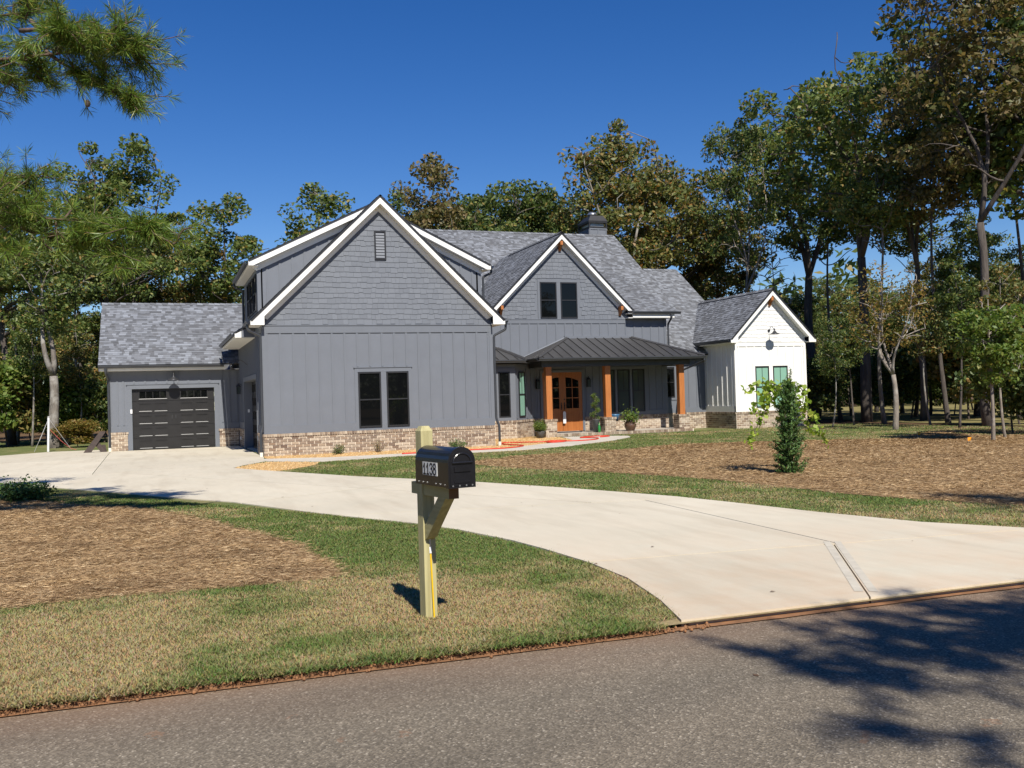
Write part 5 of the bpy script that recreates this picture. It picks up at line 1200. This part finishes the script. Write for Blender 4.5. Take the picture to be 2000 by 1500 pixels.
# pine behind the viewer whose shade lies on the road
PX_, PY_ = 7.4, -35.2
def P2(x, y, h): return (x, y - .965 * h, h)      # a bough over the patch of road its shade falls on
BR = []
for (x, y, h, s_) in ((1.05, -25.80, 7.0, .50), (.35, -26.45, 7.4, .50), (.60, -26.85, 7.8, .50), (.05, -27.75, 8.0, .55), (.6, -28.3, 8.6, .6), (1.7, -26.05, 7.4, .6), (2.1, -26.7, 8.0, .6), (1.5, -27.7, 8.4, .6), (2.3, -27.4, 8.8, .6), (3.2, -26.3, 8.2, .6), (1.3, -29., 9., .7)):
    tp = P2(x - .38, y - .05, h); BR.append(((PX_, tp[1] * .6 + PY_ * .4, h - .6), tp, dict(r=.05, nsub=15, spread=s_)))
for k in range(8): BR.append(((PX_, PY_, 6 + k), (PX_ + 2.5 * math.cos(k * 2.4), PY_ + 2.5 * math.sin(k * 2.4) - .5, 6.6 + k), dict(r=.05, nsub=9, spread=.8)))
build_pine('pine_tree', 'pine standing behind the viewer, outside the photo, shading the road', PX_, PY_, 14, .2, BR, 9, 19, .22, .011)

# ------------------------------------------------------------------ garden plants and small things
yx, yy = 7.98, -15.85
yw = empty('columnar_yew', (yx, yy, gz(yy))); tag(yw, 'narrow dark green columnar yew standing in the pine straw', 'shrub')
rs = np.random.RandomState(2); W = MB(); W.tube([(0, 0, -.1), (.01, 0, 1.0), (.03, .0, 1.75)], [.035, .025, .006], 6); NV = []
for i in range(330):
    z = rs.uniform(.03, 1.78); rad = .33 * min(1, (z + .18) / .35) * (1 - max(0, (z - .65)) / 1.45) ** .9 * rs.uniform(.35, 1.12); a = rs.rand() * 6.283; p = V3((math.cos(a) * rad, math.sin(a) * rad * .9, z)); q = p * V3((.4, .4, 1)) - V3((0, 0, .12))
    W.tube([q, p], [.006, .003], 3, cap=False); d = (p - q) + V3((0, 0, .05))
    for t in np.linspace(.25, 1.05, 7): NV.append((q + (p - q) * t + rs.normal(size=(5, 3)) * .018, np.tile(d / np.linalg.norm(d), (5, 1))))
for (a, b_) in (((.06, .02, 1.4), (.10, .02, 1.98)), ((-.02, 0, 1.4), (.02, 0, 1.86)), ((.12, .0, 1.2), (.2, .0, 1.72))):
    W.tube([a, b_], [.006, .003], 4)
    for t in np.linspace(.2, 1, 14): NV.append((V3(a) + (V3(b_) - V3(a)) * t + rs.normal(size=(5, 3)) * .014, np.tile(V3((0, 0, 1.)), (5, 1)) + rs.normal(size=(5, 3)) * .6))
link('stem', W.mesh('stem'), 'twig', yw); C = np.vstack([a for a, b_ in NV]); D = np.vstack([b_ for a, b_ in NV]); v_, f_ = rot_cards(C, rs.uniform(.045, .08, len(C)), rs, aspect=.30, dirs=D * 1.5); link('foliage', npmesh('foliage', v_, f_), 'yew', yw)
# weeping small tree behind the yew
wx, wy = 8.27, -15.45
wt = empty('weeping_tree', (wx, wy, gz(wy))); tag(wt, 'small weeping tree with lime green heart leaves arching behind the columnar yew', 'tree')
rs = np.random.RandomState(12); W = MB(); W.tube([(-.12, 0, -.1), (-.10, 0, .8), (-.05, 0, 1.45), (.05, 0, 1.72)], [.02, .018, .016, .012], 6); LV = []
def weep(pts):
    pth = [V3(p) for p in pts]; q = []
    for i in range(len(pth) - 1):
        for t in np.linspace(0, 1, 5)[:-1]: q.append(pth[i] * (1 - t) + pth[i + 1] * t)
    q.append(pth[-1])
    for _ in range(2): q = [q[0]] + [(q[i - 1] + q[i] * 2 + q[i + 1]) / 4 for i in range(1, len(q) - 1)] + [q[-1]]
    W.tube(q, list(np.linspace(.011, .003, len(q))), 5)
    for p in q[2:]:
        for _ in range(4): LV.append(p + rs.normal(size=3) * V3((.045, .06, .045)))
Z0 = 1.62
for pts in ([(0, 0, Z0), (-.45, .0, 1.78), (-.78, 0, 1.70), (-.98, 0, 1.62)], [(0, 0, Z0), (-.35, -.05, 1.62), (-.62, -.05, 1.45), (-.86, -.05, 1.22)], [(0, 0, 1.5), (-.3, .05, 1.5), (-.45, .0, 1.3), (-.66, 0, 1.02), (-.80, 0, .78), (-.86, 0, .62)],
            [(0, 0, Z0), (.3, .05, 1.68), (.42, .05, 1.55), (.50, .05, 1.35)], [(0, 0, 1.55), (.35, 0, 1.35), (.55, 0, 1.1), (.72, 0, .78), (.86, 0, .55)], [(0, 0, 1.5), (-.2, .2, 1.65), (-.3, .3, 1.5), (-.35, .3, 1.2)], [(0, 0, 1.6), (.1, .15, 1.78), (.25, .2, 1.66), (.36, .2, 1.4)],
            [(0, 0, 1.5), (-.15, -.1, 1.45), (-.25, -.12, 1.25), (-.3, -.12, 1.0)], [(.0, 0, 1.5), (.3, .05, 1.25), (.5, .05, .95), (.6, .05, .72)], [(0, 0, Z0), (-.3, .1, 1.72), (-.5, .1, 1.55)]): weep(pts)
link('branches', W.mesh('branches', True), 'twig', wt); C = np.array(LV); v_, f_ = rot_cards(C, rs.uniform(.075, .125, len(C)), rs, aspect=.95, up_bias=.2); link('foliage', npmesh('foliage', v_, f_), 'leaf_lime', wt)
def small_shrub(name, label, x, y, h, wd, leaf, seed, n=14, lsz=.05, per=26, base_z=None, upright=.5, cat='shrub'):
    o = empty(name, (x, y, gz(y) + .02 if base_z is None else base_z)); tag(o, label, cat); rs = np.random.RandomState(seed); W = MB(); LV = []
    for i in range(n):
        a = rs.rand() * 6.283; r = wd * math.sqrt(rs.rand()); e = V3((math.cos(a) * r, math.sin(a) * r, h * (1 - .45 * (r / wd) ** 2) * rs.uniform(.7, 1.05))); pth = curve_path((e[0] * .15, e[1] * .15, 0), e, rs, 5, wob=.05, up=.0); W.tube(pth, list(np.linspace(.008, .003, 6)), 4, cap=False)
        for p in pth[2:]: LV.append(p + rs.normal(size=(per // 4 + 1, 3)) * lsz * .9)
    link('stems', W.mesh('stems'), 'twig', o); C = np.vstack(LV); v_, f_ = rot_cards(C, rs.uniform(.7, 1.3, len(C)) * lsz, rs, up_bias=upright); link('foliage', npmesh('foliage', v_, f_), leaf, o); return o
small_shrub('evergreen_shrub', 'dark evergreen shrub in the shaded straw at the far left', -5.40, -12.1, .42, .50, 'yew', 4, 40, .055, 60)
small_shrub('bed_shrub', 'small grey green shrub in the gravel nearest the garage corner', 2.15, -.75, .30, .26, 'leaf_dark', 5, 18, .05, 22)
small_shrub('bed_shrub', 'sparse yellow green shrub in the gravel below the front windows', 3.45, -.55, .45, .30, 'leaf_yellow', 6, 16, .035, 14)
small_shrub('bed_shrub', 'tiny yellow tuft in the gravel left of the mailbox post top', 5.25, -.5, .30, .15, 'leaf_yellow', 7, 10, .03, 10)
small_shrub('bed_shrub', 'dark low shrub in the gravel right of the mailbox post top', 6.05, -.6, .30, .30, 'yew', 8, 20, .05, 26)
def pot(name, label, x, y, z, prof, mat): o = MB().lathe(prof, (0, 0, 0), 20).build(name, mat, None, True, (x, y, z)); return tag(o, label, 'planter')
PZ = -.055
p_ = pot('round_pot', 'dark glazed round pot on the porch right of the middle pier', 15.10, 4.75, PZ, [(.0, 0), (.16, 0), (.18, .03), (.24, .16), (.25, .25), (.20, .32), (.22, .35), (.22, .38), (.19, .38), (.17, .33), (0, .32)], 'clay_dark')
small_shrub('potted_plant', 'broad leaved green plant growing in the dark glazed pot', 15.10, 4.75, .55, .38, 'leaf_bright', 15, 18, .11, 20, base_z=PZ + .3, cat='plant')
p_ = pot('tapered_pot', 'grey tapered pot left of the first porch pier', 10.95, 4.35, gz(4.35) + .02, [(0, 0), (.15, 0), (.20, .28), (.21, .30), (.18, .30), (.16, .26), (0, .25)], 'grey_pot')
small_shrub('rosemary_bush', 'bushy bright green rosemary in the grey tapered pot', 10.95, 4.35, .46, .27, 'leaf_bright', 16, 60, .05, 40, base_z=gz(4.35) + .25, cat='plant')
sp = empty('spiral_topiary', (13.62, 4.9, PZ)); tag(sp, 'slender spiral topiary in a tall pot left of the middle pier', 'plant'); rs = np.random.RandomState(3)
MB().lathe([(0, 0), (.11, 0), (.16, .50), (.18, .52), (.15, .52), (.13, .46), (0, .45)], (0, 0, 0), 16).build('pot', 'grey_pot', sp, True); MB().tube([(0, 0, .4), (0, 0, 1.45)], .012, 6).build('stem', 'twig', sp); LV = []
for t in np.linspace(0, 1, 60):
    a = t * 6.283 * 2.6; r = .17 * (1 - .55 * t); p = V3((math.cos(a) * r, math.sin(a) * r, .55 + t * .98)); LV.append(p + rs.normal(size=(26, 3)) * .045)
C = np.vstack(LV); v_, f_ = rot_cards(C, rs.uniform(.03, .055, len(C)), rs); link('foliage', npmesh('foliage', v_, f_), 'leaf_bright', sp)
bt = tag(MB().lathe([(0, 0), (.05, 0), (.055, .02), (.055, .22), (.02, .30), (.02, .38), (0, .38)], (0, 0, 0), 12).build('green_bottle', 'green_glass', None, True, (13.60, 4.55, PZ)), 'green glass bottle standing at the foot of the spiral topiary', 'bottle')
tag(MB().lathe([(0, 0), (.13, 0), (.20, .22), (.21, .26), (.18, .26), (.16, .2), (0, .18)], (0, 0, 0), 16).build('blue_planter', 'blue_pot', None, True, (14.72, 5.4, PZ + .42)), 'blue bowl planter showing between the middle post and the potted plant', 'planter')
tag(MB().lathe([(0, 0), (.17, 0), (.17, .02), (.03, .04), (.03, .38), (.17, .40), (.17, .42), (0, .42)], (0, 0, 0), 14).build('plant_stand', 'black_metal', None, False, (14.72, 5.4, PZ)), 'dark plant stand under the blue bowl planter', 'plant stand')
tag(MB().box(12.2, 13.3, 5.55, 6.2, PZ + .002, PZ + .02).build('doormat', 'mat_dark'), 'dark doormat in front of the wooden double door', 'doormat')
# garden hose
HZ = .075
hp_ = [(3.7, -2.75), (4.97, -2.62), (6.05, -2.50), (7.0, -2.45), (7.7, -2.0), (8.1, -1.3), (8.0, -.4), (7.9, .5), (8.3, 1.2), (8.8, 1.0), (9.2, .7), (9.6, .55), (9.9, .9), (10.2, 1.0), (10.45, .6), (10.1, .0), (9.6, -.2), (9.55, .2), (10.0, .45), (10.6, .2), (11.2, .3), (11.7, .7), (12.1, 1.5), (12.0, 2.1), (11.8, 2.4), (12.2, 2.9), (12.8, 3.1), (13.2, 2.9), (13.0, 2.5), (12.5, 2.2)]
q = [V3((x, y, gz(y) + HZ)) for x, y in hp_]; fine = []
for i in range(len(q) - 1):
    p0, p1, p2, p3 = q[max(i - 1, 0)], q[i], q[i + 1], q[min(i + 2, len(q) - 1)]
    for t in np.linspace(0, 1, 7)[:-1]: fine.append(.5 * ((2 * p1) + (-p0 + p2) * t + (2 * p0 - 5 * p1 + 4 * p2 - p3) * t * t + (-p0 + 3 * p1 - 3 * p2 + p3) * t ** 3))
tag(MB().tube(fine, .022, 7).build('garden_hose', 'hose_red', None, True), 'red garden hose trailing over the gravel and the front walk', 'hose')
# crossed planks leaning by the garage corner
tr_ = empty('plank_trestle', (-5.45, 9.55, gz(9.5) + .05)); tag(tr_, 'dark brown crossed plank trestle leaning by the garage corner', 'trestle')
MB().prism([(-.42, -.05, 0), (-.14, -.05, 0), (.40, -.05, .80), (.18, -.05, .80)], (0, .05, 0)).build('plank', 'brown_plank', tr_); MB().prism([(.20, .02, 0), (.40, .02, 0), (.10, .02, .46), (-.06, .02, .36)], (0, .05, 0)).build('plank', 'brown_plank', tr_)
MB().prism([(.2, .10, 0), (.42, .10, 0), (.36, .10, .28), (.24, .10, .28)], (0, .04, 0)).build('plank', 'brown_plank', tr_)
# white stake with ropes
sx, sy = onground(91, 40); sk = empty('white_stake', (sx, sy, gz(sy))); tag(sk, 'white plastic stake with grey and red guy ropes at the left lawn edge', 'stake')
MB().tube([(0, 0, -.1), (.05, 0, 1.45)], .045, 10).build('pole', 'plastic_white', sk); MB().lathe([(.05, 0), (.06, .02), (.02, .05)], (.05, 0, 1.44), 10).build('cap', 'rope_grey', sk)
for (e, mt) in (((-.55, .2, 0), 'rope_grey'), ((.85, .2, .1), 'rope_grey'), ((-.3, -.1, .5), 'rope_grey')): MB().tube([(.05, 0, 1.40), e], .008, 5).build('rope', mt, sk)
MB().tube([(.04, 0, 1.0), (.5, .1, .45), (.85, .2, .12), (1.05, .2, .06)], .011, 5).build('rope', 'rope_red', sk)
for i, (fx, fy, lb) in enumerate(((18.53, -7.62, 'small orange marker flag at the edge of the lawn, left of two'), (16.9, -11.2, 'small orange marker flag in the straw by the right hand trees'))):
    o = empty('marker_flag', (fx, fy, gz(fy))); tag(o, lb, 'flag'); MB().tube([(0, 0, 0), (0, 0, .22)], .004, 5).build('wire', 'rivet', o); MB().add([(0, 0, .12), (.12, .02, .13), (.13, -.01, .22), (0, 0, .22), (0, .006, .12), (.12, .026, .13), (.13, -.004, .22), (0, .006, .22)], [(0, 1, 2, 3), (7, 6, 5, 4), (0, 4, 5, 1), (2, 6, 7, 3), (1, 5, 6, 2)]).build('flag_sheet', 'orange_flag', o)

# ------------------------------------------------------------------ grass, straw, gravel, leaves (nobody could count these)
HOUSEFP = [(-.1, -.05), (7.7, -.05), (7.7, 5.0), (10.3, 5.0), (11.2, 4.4), (17.9, 4.4), (17.9, 7.2), (20.1, 7.2), (20.1, 4.7), (23.9, 4.7), (24, 30), (-5.1, 30), (-5.1, 9.8), (-.1, 9.8)]
LAWN = [(-20, -25.47), (40, -25.47), (40, -23.5), (20, -8.5), (25.5, 2), (25.5, 6), (-20, 6), (-20, -25.4)]
def scatter(poly, n, d0, rs, x0, x1, y0, y1, excl=()):
    out = []; tot = 0
    while tot < n:
        P = np.stack([rs.uniform(x0, x1, 200000), rs.uniform(y0, y1, 200000)], 1); d = np.hypot(P[:, 0] - CAM_POS.x, P[:, 1] - CAM_POS.y)
        fwd = (P[:, 0] - CAM_POS.x) * _F0.x + (P[:, 1] - CAM_POS.y) * _F0.y; lat = (P[:, 0] - CAM_POS.x) * _R.x + (P[:, 1] - CAM_POS.y) * _R.y
        k = (rs.rand(len(P)) < np.minimum(1, (d0 / d) ** 2)) & (np.abs(lat) < .60 * fwd + 1.2) & inpoly(P, poly)
        for e in excl: k &= ~inpoly(P, e)
        out.append(P[k]); tot += k.sum()
    return np.vstack(out)[:n]
rs = np.random.RandomState(77)
EX = ([(.05, -25.7), (7.3, -25.7), (7.3, -25.25), (.05, -25.25)], DRV, STRAW_L, STRAW_R, WALK, GRAVEL, ISLAND, HOUSEFP)
def grass(name, P, label, hmul=1.):
    P = P + rs.normal(size=P.shape) * .02
    n = len(P); d = np.hypot(P[:, 0] - CAM_POS.x, P[:, 1] - CAM_POS.y)
    dry = fbm(P[:, 0] * .8 + 5, P[:, 1] * .8 + 9) + .24 * np.clip((-21.8 - P[:, 1]) / 2.0, 0, 1) * (P[:, 0] < .9) + .42 * (fbm(P[:, 0] * 3.1, P[:, 1] * 3.1, 3) - .5) - .05
    dry += .10 * (P[:, 0] > 1.5)
    dry += .30 * np.exp(-((P[:, 0] + .85) ** 2 / .5 + (P[:, 1] + 24.4) ** 2 / .35))
    t = np.clip((dry - .46) / .34, 0, 1) + rs.normal(size=n) * .28; t = np.clip(t, 0, 1)[:, None]
    g = np.stack([rs.uniform(.085, .165, n), rs.uniform(.14, .225, n), rs.uniform(.028, .06, n)], 1); y_ = np.stack([rs.uniform(.32, .54, n), rs.uniform(.25, .415, n), rs.uniform(.12, .22, n)], 1)
    col = g * (1 - t) + y_ * t
    h = rs.uniform(.007, .022, n) * hmul * (.55 + 1.1 * fbm(P[:, 0] * 6, P[:, 1] * 6, 3)); wd = .0022 + .00034 * d
    edge = P[:, 1] < -25.25; h[edge] *= rs.uniform(.8, 1.7, edge.sum())
    a = rs.uniform(0, 2 * math.pi, n); dx, dy = np.cos(a), np.sin(a); ln = rs.uniform(.5, 2.0, n) * h
    b0 = np.stack([P[:, 0], P[:, 1], gz(P[:, 1]) + .038], 1); sd = np.stack([-dy * wd, dx * wd, 0 * wd], 1)
    V = np.empty((n, 3, 3)); V[:, 0] = b0 - sd; V[:, 1] = b0 + sd; V[:, 2] = b0 + np.stack([dx * ln, dy * ln, h], 1)
    V[edge, 2, 1] -= .02
    tag(link(name, npmesh(name, V.reshape(-1, 3), np.arange(3 * n).reshape(n, 3), col=np.repeat(col, 3, 0)), 'blade'), label, 'grass', kind='stuff')
LL = [(-20, -25.47), (.3, -25.47), (.66, -23), (.1, -19), (-6.6, -7), (-20, -2)]
grass('grass', scatter(LL, 330000, 7.2, rs, -12, 1, -25.5, -6, EX), 'short half dormant turf round the mailbox and along the left of the driveway')
LR = [(x, y) for x, y in LAWN]
grass('grass', scatter([(-1.5, -26), (40, -26), (40, 6), (-1.5, 6)], 170000, 16, rs, -1.2, 26, -25.4, 4.6, EX + (LL,)), 'green turf strips between the driveway, the straw bed and the house', 1.15)
def straw(name, P, label, lmul=1.):
    P = P + rs.normal(size=P.shape) * .075
    n = len(P); d = np.hypot(P[:, 0] - CAM_POS.x, P[:, 1] - CAM_POS.y); a = rs.uniform(0, 2 * math.pi, n); L = rs.uniform(.05, .14, n) * lmul; pit = rs.normal(size=n) * .14
    dr = np.stack([np.cos(a) * np.cos(pit), np.sin(a) * np.cos(pit), np.sin(pit)], 1); wd = .0008 + .00011 * d
    c = np.stack([P[:, 0], P[:, 1], gz(P[:, 1]) + .030 + rs.uniform(0, .032, n) + .06 * (fbm(P[:, 0] * 1.7, P[:, 1] * 1.7, 4) - .35)], 1)
    sd = np.stack([-np.sin(a), np.cos(a), rs.normal(size=n) * .6], 1) * wd[:, None]; V = np.empty((n, 4, 3)); V[:, 0] = c - dr * L[:, None] * .5; V[:, 1] = c + sd + V3((0, 0, .004)); V[:, 2] = c + dr * L[:, None] * .5; V[:, 3] = c - sd + V3((0, 0, .004))
    tag(link(name, npmesh(name, V.reshape(-1, 3), np.arange(4 * n).reshape(n, 4)), 'straw'), label, 'pine straw', kind='stuff')
def jit(poly, s_): return [(x + rnd.uniform(-s_, s_), y + rnd.uniform(-s_, s_)) for x, y in poly]
straw('pine_straw', scatter(STRAW_L, 240000, 9.5, rs, -14, -1.4, -23, -9), 'loose brown pine straw in the bed left of the driveway')
straw('pine_straw', scatter(STRAW_R, 230000, 18, rs, 3.8, 24, -23.8, -4.4), 'loose brown pine straw in the wide bed right of the driveway', 1.1)
P = np.vstack([scatter(GRAVEL, 9000, 60, rs, -.2, 11.8, -2.6, 6.4, (HOUSEFP,)), scatter(ISLAND, 1600, 60, rs, -1.4, 1.1, -7.4, -3)]); n = len(P); r = rs.uniform(.012, .034, n)
oc = np.array([(1, 0, 0), (-1, 0, 0), (0, 1, 0), (0, -1, 0), (0, 0, 1), (0, 0, -1)], float); of = np.array([(0, 2, 4), (2, 1, 4), (1, 3, 4), (3, 0, 4), (2, 0, 5), (1, 2, 5), (3, 1, 5), (0, 3, 5)])
c = np.stack([P[:, 0], P[:, 1], gz(P[:, 1]) + .028 + r * .4], 1); V = c[:, None, :] + oc[None] * r[:, None, None] * rs.uniform(.5, 1.2, (n, 6, 1)); F_ = (np.arange(n)[:, None, None] * 6 + of[None]).reshape(-1, 3)
tag(link('gravel', npmesh('gravel', V.reshape(-1, 3), F_), 'pebble'), 'golden brown gravel in the beds along the house', 'gravel', kind='stuff')
P = np.vstack([scatter(DRV, 80, 40, rs, -13, 6.5, -25, 9.5), np.stack([rs.uniform(-6, 6, 14), rs.uniform(-29, -25.6, 14)], 1), scatter(LL, 170, 30, rs, -12, 1, -25.3, -8), scatter(STRAW_R, 200, 40, rs, 3.8, 24, -23.8, -4.4)]); n = len(P)
c = np.stack([P[:, 0], P[:, 1], gz(P[:, 1]) + .070], 1); v_, f_ = rot_cards(c, rs.uniform(.025, .06, n), rs, aspect=.6, up_bias=8, fold=.15); v_[:, 2] -= np.where(v_[:, 1] < -25.36, .07, .012); v_[:, 2] = np.maximum(v_[:, 2], gz(v_[:, 1]) + np.where(v_[:, 1] < -25.36, .004, .056))
tag(link('leaf_litter', npmesh('leaf_litter', v_, f_), 'dry_leaf'), 'dry brown leaves scattered over the driveway and the beds', 'leaves', kind='stuff')
# red clay clods along the road edge
P = np.stack([rs.uniform(-9, .4, 1400), -25.42 + rs.normal(size=1400) * .035], 1); n = len(P); r = rs.uniform(.004, .02, n)
c = np.stack([P[:, 0], P[:, 1], gz(P[:, 1]) + .008 + r * .3], 1); V = c[:, None, :] + oc[None] * r[:, None, None] * rs.uniform(.5, 1.3, (n, 6, 1)); F_ = (np.arange(n)[:, None, None] * 6 + of[None]).reshape(-1, 3)
tag(link('soil_crumbs', npmesh('soil_crumbs', V.reshape(-1, 3), F_), 'clay_soil'), 'red brown soil crumbs along the ragged turf edge of the road', 'soil', kind='stuff')
